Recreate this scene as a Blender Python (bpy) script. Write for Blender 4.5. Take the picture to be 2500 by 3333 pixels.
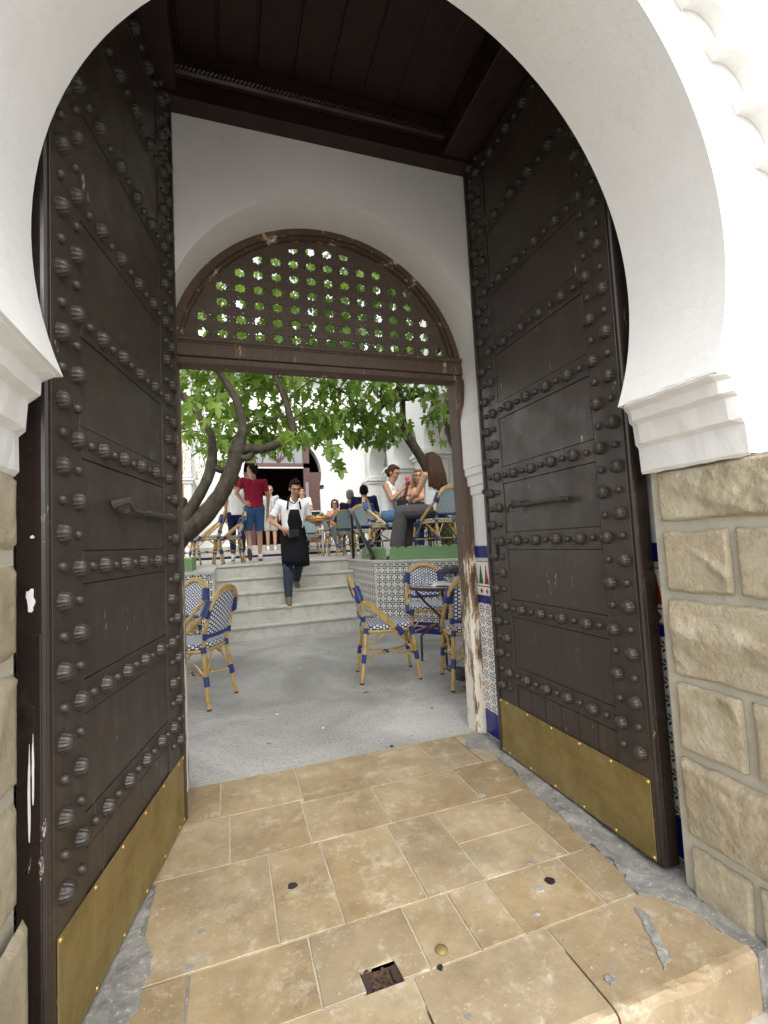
import bpy, bmesh, math, random
import numpy as np
from mathutils import Vector, Matrix, Quaternion
R_ = random.Random(7)
PI = math.pi
rad = math.radians
for o in list(bpy.data.objects): bpy.data.objects.remove(o)
SC = bpy.context.scene
COL = SC.collection

# ------------------------------------------------------------------ camera, world, sun, exposure
cd = bpy.data.cameras.new('camera')
cd.sensor_fit = 'VERTICAL'; cd.sensor_height = 36.0; cd.lens = 36.0*1533.67/3333
cd.clip_start = .02; cd.clip_end = 400
cam = bpy.data.objects.new('camera', cd); COL.objects.link(cam)
rx, ry, rz = (0.94741,-0.31592,-0.05100), (0.02803,-0.07685,0.99665), (-0.31878,-0.94567,-0.06396)
m = Matrix(((rx[0],ry[0],rz[0],0),(rx[1],ry[1],rz[1],0),(rx[2],ry[2],rz[2],1.15),(0,0,0,1)))
cam.matrix_world = m
SC.camera = cam
SUN_EL, SUN_AZ = rad(44), rad(180)
W = bpy.data.worlds.new('World'); SC.world = W; W.use_nodes = True
wn = W.node_tree.nodes; wl = W.node_tree.links
bg = wn['Background']; sky = wn.new('ShaderNodeTexSky'); sky.sky_type = 'NISHITA'
sky.sun_disc = False; sky.sun_elevation = SUN_EL; sky.sun_rotation = SUN_AZ
sky.air_density = 1.0; sky.dust_density = 3.0; sky.ozone_density = .6
hs = wn.new('ShaderNodeHueSaturation'); hs.inputs['Saturation'].default_value = .16
wl.new(sky.outputs[0], hs.inputs['Color']); wl.new(hs.outputs[0], bg.inputs[0]); bg.inputs[1].default_value = .15
sl = bpy.data.lights.new('sun', 'SUN'); sl.energy = .58; sl.angle = rad(60); sl.color = (1,.965,.91)
so = bpy.data.objects.new('sun', sl); COL.objects.link(so)
sd = Vector((math.sin(SUN_AZ)*math.cos(SUN_EL), math.cos(SUN_AZ)*math.cos(SUN_EL), math.sin(SUN_EL)))
so.rotation_euler = (-sd).to_track_quat('-Z','Y').to_euler(); so.location = (0,-3,9)
SC.view_settings.view_transform = 'Standard'; SC.view_settings.look = 'None'
SC.view_settings.exposure = 1.42; SC.view_settings.gamma = 1.0
SC.view_settings.use_curve_mapping = False
SC.render.engine = 'CYCLES'
SC.cycles.max_bounces = 10; SC.cycles.diffuse_bounces = 6; SC.cycles.use_denoising = True

# ------------------------------------------------------------------ materials
class NT:
    def __init__(s, name):
        s.m = bpy.data.materials.new(name); s.m.use_nodes = True
        s.t = s.m.node_tree; s.b = s.t.nodes['Principled BSDF']; s.out = s.t.nodes['Material Output']
    def n(s, typ, **k):
        x = s.t.nodes.new(typ)
        for a, v in k.items(): setattr(x, a, v)
        return x
    def L(s, a, b): s.t.links.new(a, b)
    def inp(s, sock, v):
        if isinstance(v, bpy.types.NodeSocket): s.L(v, sock)
        elif v is not None:
            if hasattr(sock.default_value, '__len__') and not hasattr(v, '__len__'): v = (v, v, v)
            if hasattr(sock.default_value, '__len__') and len(sock.default_value) == 4 and len(v) == 3: v = (*v, 1)
            sock.default_value = v
    def math(s, op, a, b=None, c=None, clamp=False):
        x = s.n('ShaderNodeMath', operation=op, use_clamp=clamp)
        for i, v in enumerate((a, b, c)):
            if v is not None: s.inp(x.inputs[i], v)
        return x.outputs[0]
    def coord(s, kind='Object'):
        return s.n('ShaderNodeTexCoord').outputs[kind]
    def noise(s, scale, detail=4, vec=None, rough=.6, dist=0.0):
        x = s.n('ShaderNodeTexNoise'); x.inputs['Scale'].default_value = scale
        x.inputs['Detail'].default_value = detail; x.inputs['Roughness'].default_value = rough
        x.inputs['Distortion'].default_value = dist
        s.L(vec if vec is not None else s.coord(), x.inputs['Vector'])
        return x.outputs['Fac']
    def vscale(s, vec, sc):
        x = s.n('ShaderNodeVectorMath', operation='MULTIPLY'); s.L(vec, x.inputs[0]); x.inputs[1].default_value = sc
        return x.outputs[0]
    def ramp(s, f, stops):
        x = s.n('ShaderNodeValToRGB'); s.L(f, x.inputs[0]); e = x.color_ramp.elements
        while len(e) < len(stops): e.new(.5)
        for i, (p, c) in enumerate(stops):
            e[i].position = p; e[i].color = (*c, 1) if hasattr(c, '__len__') else (c, c, c, 1)
        return x.outputs[0]
    def mix(s, f, a, b, mode='MIX'):
        x = s.n('ShaderNodeMix', data_type='RGBA', blend_type=mode)
        s.inp(x.inputs[0], f); s.inp(x.inputs[6], a); s.inp(x.inputs[7], b)
        return x.outputs[2]
    def bump(s, h, strength=.3, dist=.01):
        x = s.n('ShaderNodeBump'); x.inputs['Strength'].default_value = strength; x.inputs['Distance'].default_value = dist
        s.L(h, x.inputs['Height']); s.L(x.outputs[0], s.b.inputs['Normal'])
    def fin(s, col, rough=.6, metal=0., spec=None):
        s.inp(s.b.inputs['Base Color'], col); s.inp(s.b.inputs['Roughness'], rough); s.inp(s.b.inputs['Metallic'], metal)
        if spec is not None: s.b.inputs['Specular IOR Level'].default_value = spec
        return s.m

def simple(name, c, rough=.6, metal=0., var=.0, vs=8., bs=0., bsc=60., spec=None):
    t = NT(name)
    col = c
    if var:
        f = t.noise(vs, 5)
        col = t.mix(f, tuple(x*(1-var) for x in c), tuple(min(1, x*(1+var)) for x in c))
    if bs: t.bump(t.noise(bsc, 4), bs, .004)
    return t.fin(col, rough, metal, spec)

def m_plaster(name='white_plaster', c=(.80,.80,.78)):
    t = NT(name)
    f1 = t.ramp(t.noise(1.6, 6), [(.35, .0), (.75, 1.)])
    col = t.mix(f1, tuple(x*.90 for x in c), c)
    vs_ = t.ramp(t.noise(5, 7, t.vscale(t.coord(), (1,1,.16)), .7), [(.55, 0.), (.75, .30)])
    col = t.mix(vs_, col, (.60,.585,.53))
    cr = t.ramp(t.math('ABSOLUTE', t.math('SUBTRACT', t.noise(2.2, 7, rough=.62), .5)), [(.0, .16), (.003, 0.)])
    col = t.mix(cr, col, (.42,.41,.38))
    g = t.ramp(t.noise(7, 8, rough=.75), [(.58, 0.), (.72, .30)])
    col = t.mix(g, col, (.62,.60,.55))
    z = t.n('ShaderNodeSeparateXYZ'); t.L(t.coord(), z.inputs[0])
    h = t.math('ADD', t.math('MULTIPLY', t.noise(45, 3), .6), t.math('MULTIPLY', t.noise(160, 3), .5))
    h = t.math('ADD', h, t.math('MULTIPLY', t.noise(9, 3), 1.2))
    t.bump(h, .2, .006)
    return t.fin(col, .8, spec=.25)

def m_stone():
    t = NT('rough_limestone')
    oi = t.n('ShaderNodeObjectInfo').outputs['Random']
    a = t.ramp(t.noise(9, 9, rough=.72), [(.30, (.42,.345,.225)), (.5, (.64,.565,.405)), (.68, (.80,.735,.585))])
    a = t.mix(t.math('MULTIPLY', oi, .55), a, (.52,.43,.29))
    d = t.ramp(t.noise(38, 7, rough=.8), [(.30, 1.), (.44, 0.)])
    a = t.mix(t.math('MULTIPLY', d, .45), a, (.27,.20,.125))
    t.bump(t.math('ADD', t.noise(60, 8, rough=.8), t.math('MULTIPLY', t.noise(18, 6, rough=.7), 1.3)), 1.0, .014)
    return t.fin(a, .85, spec=.2)

def m_mortar(name, c, rough=.9):
    t = NT(name)
    a = t.mix(t.noise(14, 8, rough=.75), tuple(x*.72 for x in c), tuple(x*1.25 for x in c))
    t.bump(t.noise(70, 6, rough=.7), .6, .006)
    return t.fin(a, rough, spec=.2)

def m_paver():
    t = NT('ochre_limestone_paver')
    oi = t.n('ShaderNodeObjectInfo').outputs['Random']
    co = t.coord(); v = t.n('ShaderNodeVectorMath', operation='ADD'); t.L(co, v.inputs[0])
    cx = t.n('ShaderNodeCombineXYZ'); t.L(t.math('MULTIPLY', oi, 37.), cx.inputs[0]); t.L(t.math('MULTIPLY', oi, 91.), cx.inputs[1])
    t.L(cx.outputs[0], v.inputs[1]); vv = v.outputs[0]
    base = t.ramp(t.noise(3.0, 10, vv, .72, .15), [(.28, (.17,.112,.052)), (.47, (.315,.228,.120)), (.68, (.44,.355,.225))])
    base = t.mix(t.math('MULTIPLY', t.math('POWER', oi, 2.), .75), base, (.185,.118,.055)); base = t.mix(t.math('MULTIPLY', t.math('FRACT', t.math('MULTIPLY', oi, 7.3)), .35), base, (.44,.385,.285))
    pale = t.ramp(t.noise(7.5, 12, vv, .82, .1), [(.52, 0.), (.64, .7)])
    base = t.mix(pale, base, (.55,.495,.385))
    dark = t.ramp(t.noise(2.6, 10, vv, .78, .1), [(.54, 0.), (.72, .6)])
    base = t.mix(dark, base, (.13,.08,.037))
    base = t.mix(t.ramp(t.noise(1.9, 10, None, .75), [(.48, 0.), (.70, .62)]), base, (.15,.112,.066))
    base = t.mix(t.ramp(t.noise(3.4, 11, t.vscale(co, (1,1.3,1)), .8), [(.57, 0.), (.66, .55)]), base, (.27,.26,.235))
    spk = t.ramp(t.noise(75, 4, vv, .6), [(.63, 0.), (.70, .55)])
    base = t.mix(spk, base, (.62,.54,.38))
    sp2 = t.ramp(t.noise(42, 4, vv, .7), [(.27, .6), (.34, 0.)])
    base = t.mix(sp2, base, (.13,.085,.045))
    t.bump(t.math('ADD', t.noise(26, 8, vv, .7), t.math('MULTIPLY', t.noise(5, 4, vv), 2.5)), .35, .007)
    rr = t.ramp(t.noise(4, 6, vv, .7), [(.3, .26), (.7, .55)])
    return t.fin(base, rr, spec=.45)

def m_concrete():
    t = NT('grey_concrete')
    a = t.ramp(t.noise(1.1, 8, rough=.62, dist=.7), [(.34, (.19,.187,.175)), (.5, (.30,.295,.278)), (.66, (.44,.43,.40))])
    s = t.ramp(t.noise(75, 4, rough=.7), [(.46, .0), (.60, 1.)])
    a = t.mix(t.math('MULTIPLY', s, .45), a, (.46,.445,.405))
    s2 = t.ramp(t.noise(60, 4, rough=.6), [(.34, .75), (.42, .0)])
    a = t.mix(s2, a, (.12,.115,.105))
    st = t.ramp(t.noise(4.5, 7, rough=.7), [(.66, 0.), (.72, .5)])
    a = t.mix(st, a, (.47,.46,.42))
    t.bump(t.noise(110, 4), .5, .004)
    return t.fin(a, .75, spec=.35)

def m_marble():
    t = NT('pale_marble')
    v = t.noise(3.2, 9, rough=.65, dist=2.2)
    a = t.ramp(v, [(.34, (.33,.32,.285)), (.46, (.40,.39,.35)), (.6, (.46,.45,.41)), (.75, (.39,.38,.34))])
    d = t.ramp(t.noise(11, 8, rough=.75), [(.58, 0.), (.72, .55)])
    a = t.mix(d, a, (.33,.31,.26))
    return t.fin(a, .38, spec=.45)

def m_paint(name, c, rough=.36, chips=.0, bump=.12):
    t = NT(name)
    a = t.mix(t.noise(3, 6), tuple(x*.7 for x in c), tuple(x*1.25 for x in c))
    a = t.mix(t.ramp(t.noise(30, 6, t.vscale(t.coord(), (1,1,.06)), .7), [(.45, 0.), (.75, .5)]), a, tuple(x*1.9 for x in c))
    if chips:
        d_ = t.ramp(t.noise(6, 8, rough=.75), [(.56, 0.), (.75, .35)])
        a = t.mix(d_, a, (.12,.105,.09))
        co = t.vscale(t.coord(), (1, 1, .22))
        f = t.ramp(t.noise(26, 8, co, .78), [(.640, 0.), (.655, chips)])
        a = t.mix(f, a, (.45,.40,.33))
    t.bump(t.math('ADD', t.noise(22, 5, t.vscale(t.coord(), (1,1,.15))), t.math('MULTIPLY', t.noise(120, 3), .3)), bump, .004)
    rr = t.ramp(t.noise(9, 5), [(.3, rough*.8), (.7, rough*1.35)])
    return t.fin(a, rr, spec=.5)

def m_brass():
    t = NT('worn_brass')
    a = t.ramp(t.noise(5, 10, rough=.75), [(.3, (.155,.105,.032)), (.5, (.25,.185,.065)), (.7, (.32,.255,.115))])
    a = t.mix(t.ramp(t.noise(60, 6, t.vscale(t.coord(), (1,1,.12)), .7), [(.6, 0.), (.7, .45)]), a, (.16,.12,.06))
    rr = t.ramp(t.noise(16, 8, rough=.75), [(.3, .45), (.72, .68)])
    t.bump(t.math('ADD', t.noise(8, 4), t.math('MULTIPLY', t.noise(60, 5), .3)), .12, .006)
    return t.fin(a, rr, .45)

def m_oldwood():
    t = NT('weathered_brown_wood')
    co = t.vscale(t.coord(), (1., 1., .10))
    g = t.noise(42, 8, co, .75)
    a = t.mix(g, (.055,.037,.027), (.125,.088,.064))
    z = t.n('ShaderNodeSeparateXYZ'); t.L(t.coord(), z.inputs[0])
    low = t.math('MULTIPLY', t.math('SUBTRACT', 1.35, z.outputs[2], clamp=True), .20)
    f = t.math('ADD', t.noise(17, 9, t.vscale(t.coord(), (1,1,.2)), .78), low)
    bare = t.ramp(f, [(.585, 0.), (.61, 1.)])
    a = t.mix(t.math('MULTIPLY', bare, .8), a, (.30,.20,.10))
    wh = t.ramp(f, [(.645, 0.), (.66, 1.)])
    a = t.mix(wh, a, (.66,.62,.54))
    t.bump(g, .4, .004)
    return t.fin(a, .6, spec=.35)

def m_oldarch():
    t = NT('peeling_arch_wood')
    g = t.noise(30, 8, rough=.75)
    a = t.mix(g, (.055,.037,.027), (.13,.09,.066))
    f = t.noise(9, 8, t.vscale(t.coord(), (1,1,1)), .72)
    a = t.mix(t.ramp(f, [(.565, 0.), (.58, .85)]), a, (.34,.25,.13))
    a = t.mix(t.ramp(f, [(.605, 0.), (.615, 1.)]), a, (.68,.66,.60))
    t.bump(f, .4, .006)
    return t.fin(a, .65, spec=.3)

def uvfrac(t, cu, cv):
    u = t.n('ShaderNodeSeparateXYZ'); t.L(t.coord('UV'), u.inputs[0])
    return t.math('DIVIDE', u.outputs[0], cu), t.math('DIVIDE', u.outputs[1], cv)

def m_flower(name, cell, cols, white=(.74,.73,.69), mid=None, petals=8, pw=.15, k0=-.20):
    t = NT(name)
    U, V = uvfrac(t, cell, cell)
    fu = t.math('SUBTRACT', t.math('FRACT', U), .5); fv = t.math('SUBTRACT', t.math('FRACT', V), .5)
    r = t.math('SQRT', t.math('ADD', t.math('MULTIPLY', fu, fu), t.math('MULTIPLY', fv, fv)))
    an = t.math('ARCTAN2', fv, fu)
    ca = t.math('COSINE', t.math('MULTIPLY', an, float(petals)))
    # petal widest at r=.31
    w = t.math('ABSOLUTE', t.math('SUBTRACT', r, .30))
    thr = t.math('ADD', t.math('MULTIPLY', t.math('POWER', t.math('DIVIDE', w, pw), 2.), 1.2), k0)
    pet = t.math('MULTIPLY', t.math('GREATER_THAN', ca, thr), t.math('LESS_THAN', w, pw))
    dot = t.math('LESS_THAN', r, .085)
    wn_ = t.n('ShaderNodeTexWhiteNoise', noise_dimensions='2D')
    cx = t.n('ShaderNodeCombineXYZ'); t.L(t.math('FLOOR', U), cx.inputs[0]); t.L(t.math('FLOOR', V), cx.inputs[1]); t.L(cx.outputs[0], wn_.inputs['Vector'])
    n = len(cols)
    x = t.n('ShaderNodeValToRGB'); x.color_ramp.interpolation = 'CONSTANT'; t.L(wn_.outputs['Value'], x.inputs[0])
    e = x.color_ramp.elements
    while len(e) < max(2, n): e.new(.5)
    for i in range(len(e)): e[i].position = i/max(1, n); e[i].color = (*cols[i % n], 1)
    a = t.mix(pet, white, x.outputs[0])
    a = t.mix(dot, a, mid or cols[0])
    # corner diamonds
    du = t.math('SUBTRACT', .5, t.math('ABSOLUTE', fu)); dv = t.math('SUBTRACT', .5, t.math('ABSOLUTE', fv))
    dia = t.math('LESS_THAN', t.math('ADD', du, dv), .10)
    a = t.mix(dia, a, cols[-1])
    return t.fin(a, .18, spec=.5)

def m_motif():
    t = NT('stepped_motif_tile')
    U, V = uvfrac(t, .0615, .20)
    fu = t.math('ABSOLUTE', t.math('SUBTRACT', t.math('FRACT', U), .5)); v = t.math('FRACT', V)
    st = t.math('DIVIDE', t.math('FLOOR', t.math('MULTIPLY', t.math('SUBTRACT', v, .38), 12.)), 7.)
    hw = t.math('MULTIPLY', t.math('SUBTRACT', 1., st), .40)
    py = t.math('MULTIPLY', t.math('LESS_THAN', fu, hw), t.math('MULTIPLY', t.math('GREATER_THAN', v, .38), t.math('LESS_THAN', v, .93)))
    wn_ = t.n('ShaderNodeMath', operation='MODULO'); t.L(t.math('FLOOR', t.math('ADD', U, 300.)), wn_.inputs[0]); wn_.inputs[1].default_value = 3.
    x = t.n('ShaderNodeValToRGB'); x.color_ramp.interpolation = 'CONSTANT'; t.L(t.math('DIVIDE', wn_.outputs[0], 3.), x.inputs[0])
    e = x.color_ramp.elements; e.new(.5)
    for i, c in enumerate(((.30,.03,.02), (.04,.13,.05), (.02,.02,.22))): e[i].position = max(0, i/3-.05); e[i].color = (*c, 1)
    a = t.mix(py, (.74,.73,.69), x.outputs[0])
    ar = t.math('MULTIPLY', t.math('LESS_THAN', t.math('ADD', t.math('ABSOLUTE', t.math('SUBTRACT', v, .17)), t.math('MULTIPLY', fu, .3)), .085), t.math('LESS_THAN', fu, .24))
    a = t.mix(ar, a, (.28,.03,.03))
    for p in (.31, .04):
        ln = t.math('LESS_THAN', t.math('ABSOLUTE', t.math('SUBTRACT', v, p)), .014)
        a = t.mix(ln, a, (.02,.02,.05))
    return t.fin(a, .16)

def m_weave(name, blue, white):
    t = NT(name)
    U, V = uvfrac(t, .0265, .030)
    cu = t.math('FLOOR', U); off = t.math('MULTIPLY', t.math('MODULO', t.math('ADD', cu, 400.), 2.), .5)
    fu = t.math('ABSOLUTE', t.math('SUBTRACT', t.math('FRACT', U), .5))
    fv = t.math('ABSOLUTE', t.math('SUBTRACT', t.math('FRACT', t.math('ADD', V, off)), .5))
    w = t.math('MULTIPLY', t.math('LESS_THAN', fu, .36), t.math('LESS_THAN', fv, .31))
    a = t.mix(w, blue, white)
    h = t.math('ADD', t.math('COSINE', t.math('MULTIPLY', U, 2*PI)), t.math('COSINE', t.math('MULTIPLY', V, 4*PI)))
    t.bump(h, .4, .003)
    return t.fin(a, .4, spec=.4)

def m_bamboo():
    t = NT('bamboo_cane')
    a = t.ramp(t.noise(14, 6, rough=.7), [(.3, (.27,.165,.045)), (.55, (.47,.32,.11)), (.8, (.60,.45,.20))])
    return t.fin(a, .3, spec=.5)

def m_leaf(name, c1, c2):
    t = NT(name)
    oi = t.n('ShaderNodeObjectInfo').outputs['Random']
    g = t.n('ShaderNodeNewGeometry').outputs['Random Per Island']
    f = t.math('FRACT', t.math('ADD', oi, g))
    a = t.mix(f, c1, c2)
    t.inp(t.b.inputs['Base Color'], a); t.b.inputs['Roughness'].default_value = .45
    tr = t.n('ShaderNodeBsdfTranslucent'); t.L(t.mix(.5, a, (.34,.52,.06)), tr.inputs[0])
    mx = t.n('ShaderNodeMixShader'); mx.inputs[0].default_value = .45
    t.L(t.b.outputs[0], mx.inputs[1]); t.L(tr.outputs[0], mx.inputs[2]); t.L(mx.outputs[0], t.out.inputs[0])
    return t.m

def m_bark():
    t = NT('fig_bark')
    a = t.ramp(t.noise(11, 8, t.vscale(t.coord(), (1,1,.5)), .7), [(.3, (.026,.020,.014)), (.55, (.065,.054,.040)), (.78, (.125,.108,.085))])
    t.bump(t.noise(30, 8, rough=.7), .7, .015)
    return t.fin(a, .85, spec=.2)

def m_check():
    t = NT('checked_cotton')
    U, V = uvfrac(t, .035, .035)
    a = t.math('LESS_THAN', t.math('FRACT', U), .45); b = t.math('LESS_THAN', t.math('FRACT', V), .45)
    c = t.math('MULTIPLY', t.math('ADD', a, b), .5)
    return t.fin(t.mix(c, (.62,.62,.62), (.05,.055,.06)), .85)

def m_mosaic():
    t = NT('blue_mosaic_top')
    v = t.n('ShaderNodeTexVoronoi'); v.inputs['Scale'].default_value = 55; t.L(t.coord(), v.inputs['Vector'])
    x = t.n('ShaderNodeSeparateXYZ'); t.L(t.coord(), x.inputs[0])
    r = t.math('SQRT', t.math('ADD', t.math('MULTIPLY', x.outputs[0], x.outputs[0]), t.math('MULTIPLY', x.outputs[1], x.outputs[1])))
    ring = t.math('GREATER_THAN', t.math('SINE', t.math('MULTIPLY', r, 130.)), .2)
    a = t.mix(ring, (.22,.20,.30), (.55,.53,.56))
    sp = t.n('ShaderNodeSeparateColor'); t.L(v.outputs['Color'], sp.inputs[0])
    a = t.mix(t.math('MULTIPLY', sp.outputs[0], .5), a, (.15,.13,.25))
    return t.fin(a, .2)

MT = {}
MT['plaster'] = m_plaster(); MT['stone'] = m_stone()
MT['mortar'] = m_mortar('grey_mortar', (.50,.465,.38)); t = NT('mottled_cement'); a_ = t.ramp(t.noise(7, 9, rough=.72, dist=.8), [(.30, (.10,.10,.095)), (.48, (.22,.215,.20)), (.62, (.33,.325,.30)), (.74, (.55,.54,.50))])
a_ = t.mix(t.ramp(t.noise(55, 6, rough=.8), [(.56, 0.), (.66, .8)]), a_, (.60,.59,.55)); t.bump(t.noise(40, 7, rough=.75), .7, .008); MT['cement'] = t.fin(a_, .7)
MT['grout'] = m_mortar('pale_grout', (.46,.41,.31)); MT['paver'] = m_paver(); MT['concrete'] = m_concrete(); MT['marble'] = m_marble()
MT['door'] = m_paint('dark_brown_paint', (.036,.026,.020), .42, .9, .2); MT['doorpost'] = m_paint('glossy_brown_paint', (.022,.015,.012), .22, .8, .1)
MT['stud'] = m_paint('stud_paint', (.033,.026,.021), .46, 0, .1)
MT['ceil'] = m_paint('ceiling_stain', (.021,.0075,.0065), .5, 0, .2)
MT['brass'] = m_brass(); MT['rivet'] = simple('bright_brass', (.65,.47,.16), .3, .9)
MT['oldwood'] = m_oldwood(); MT['oldarch'] = m_oldarch()
MT['lattice'] = simple('brown_lattice_wood', (.10,.073,.058), .7, 0, .4, 30)
MT['fl_near'] = m_flower('flower_tile_colour', .0633, [(.02,.02,.20), (.03,.10,.04), (.16,.012,.02), (.025,.03,.15)], mid=(.18,.01,.02))
MT['fl_far'] = m_flower('flower_tile_black', .092, [(.012,.012,.015)], (.68,.67,.62), (.012,.012,.015), pw=.19, k0=-.55)
MT['motif'] = m_motif(); MT['cobalt'] = simple('cobalt_tile', (.012,.012,.17), .14, 0, .35, 10)
MT['tilegrout'] = simple('white_grout', (.62,.61,.57), .8)
MT['bamboo'] = m_bamboo(); MT['wrap'] = simple('blue_binding', (.012,.027,.145), .4, 0, .3, 60, .35, 160)
MT['weave'] = m_weave('blue_white_weave', (.011,.025,.125), (.78,.78,.76)); MT['weave2'] = m_weave('teal_white_weave', (.010,.035,.085), (.55,.68,.66))
MT['tip'] = simple('dark_leg_tip', (.03,.022,.015), .6)
MT['leaf'] = m_leaf('fig_leaf_lit', (.10,.19,.022), (.26,.37,.07)); MT['leafd'] = m_leaf('fig_leaf_deep', (.045,.11,.016), (.18,.29,.045))  # light painted in: paler leaves for the lit left fig, deeper for the right
MT['olive'] = m_leaf('olive_leaf', (.10,.14,.055), (.20,.24,.12)); MT['bark'] = m_bark()
MT['green'] = simple('green_paint', (.13,.23,.10), .6, 0, .18, 9, .2, 30)
MT['black'] = simple('black_paint', (.012,.014,.014), .28); MT['iron'] = simple('rusty_iron', (.06,.038,.03), .6, .3, .4, 20)
MT['mosaic'] = m_mosaic(); MT['china'] = simple('white_china', (.78,.78,.76), .15)
t = NT('clear_glass'); t.b.inputs['Transmission Weight'].default_value = 1.; MT['glass'] = t.fin((.93,.96,.94), .03)
MT['paper'] = simple('white_paper', (.78,.77,.74), .8); MT['red'] = simple('red_can_paint', (.55,.03,.04), .35)
MT['alu'] = simple('bare_aluminium', (.62,.62,.62), .28, .9); MT['amber'] = simple('amber_drink', (.50,.20,.02), .15)
MT['copper'] = simple('copper_tray', (.36,.17,.035), .35, .6, .4, 30, .3, 60)
MT['skin'] = simple('skin', (.46,.265,.175), .5, 0, .07, 8); MT['skin2'] = simple('tanned_skin', (.37,.195,.115), .5, 0, .07, 8)
MT['lip'] = simple('lips', (.30,.10,.085), .5); MT['eye'] = simple('dark_eye', (.02,.013,.01), .3)
MT['hair'] = simple('dark_hair', (.011,.008,.006), .75, 0, .3, 40, .6, 90, .15); MT['hairb'] = simple('brown_hair', (.045,.022,.011), .65, 0, .5, 30, .6, 90, .2)
MT['hairl'] = simple('fair_hair', (.21,.12,.055), .5, 0, .4, 30, .6, 90); MT['hairg'] = simple('grey_hair', (.22,.21,.20), .6, 0, .3, 40, .6, 90)
def cloth(n, c, v=.12): return simple(n, c, .9, 0, v, 14, .35, 40, .15)
MT['wshirt'] = cloth('white_shirt', (.70,.70,.72)); MT['wtop'] = cloth('white_top', (.74,.73,.72)); MT['redt'] = cloth('crimson_cotton', (.30,.018,.045))
MT['apron'] = cloth('black_apron', (.007,.007,.009)); MT['navy'] = cloth('navy_cloth', (.018,.022,.085)); MT['denim'] = cloth('blue_denim', (.085,.165,.30), .35)
MT['denimd'] = cloth('mid_denim', (.045,.10,.22), .35); MT['greyj'] = cloth('grey_jeans', (.035,.048,.062), .3); MT['greyt'] = cloth('grey_trousers', (.085,.08,.08), .15)
MT['peach'] = cloth('peach_top', (.62,.33,.19)); MT['dkblue'] = cloth('dark_blue_trousers', (.015,.02,.055)); MT['check'] = m_check()
MT['khaki'] = cloth('khaki_shorts', (.33,.31,.27)); MT['shoe'] = simple('olive_sneaker', (.13,.085,.045), .7, 0, .35, 30); MT['wshoe'] = simple('pale_sneaker', (.55,.54,.53), .6, 0, .15, 20)
MT['sole'] = simple('shoe_sole', (.55,.52,.46), .7); MT['dsole'] = simple('dark_sole', (.10,.05,.055), .7); MT['bag'] = simple('black_leather', (.010,.010,.011), .3)
MT['pg'] = simple('pigeon_grey', (.055,.06,.07), .6, 0, .3, 30); MT['pgd'] = simple('pigeon_dark', (.022,.023,.028), .6); MT['pgn'] = simple('pigeon_neck', (.04,.10,.09), .35, .2)
MT['orange'] = simple('orange_wood', (.62,.27,.06), .5, 0, .25, 12); MT['maroon'] = simple('maroon_door_paint', (.10,.045,.04), .5, 0, .2, 8)
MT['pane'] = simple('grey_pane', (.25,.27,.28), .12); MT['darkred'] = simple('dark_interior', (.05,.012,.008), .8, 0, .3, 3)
MT['tilegreen'] = simple('green_glazed_tile', (.02,.22,.12), .25, 0, .3, 10); MT['crt'] = simple('dark_screen', (.02,.024,.028), .2)
MT['beige'] = simple('pale_plastic', (.50,.51,.50), .5); MT['pavement'] = m_mortar('pinkish_pavement', (.47,.44,.40))
MT['tar'] = simple('black_tar', (.02,.018,.016), .5); MT['rubble'] = m_mortar('rusty_rubble', (.13,.075,.04)); MT['pebble'] = simple('pale_pebble', (.46,.42,.35), .8, 0, .2, 8)
MT['deadleaf'] = simple('dry_leaf', (.28,.15,.06), .8); MT['awn'] = simple('awning_white', (.72,.71,.69), .8); MT['soil'] = simple('planter_soil', (.06,.045,.03), .95, 0, .4, 20)
MT['shrub'] = m_leaf('shrub_leaf', (.02,.055,.015), (.06,.12,.03)); MT['white'] = simple('white_paint', (.75,.75,.73), .5); MT['brokenwood'] = simple('brown_bark_plate', (.075,.04,.022), .8, 0, .4, 9, .6, 30)

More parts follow.
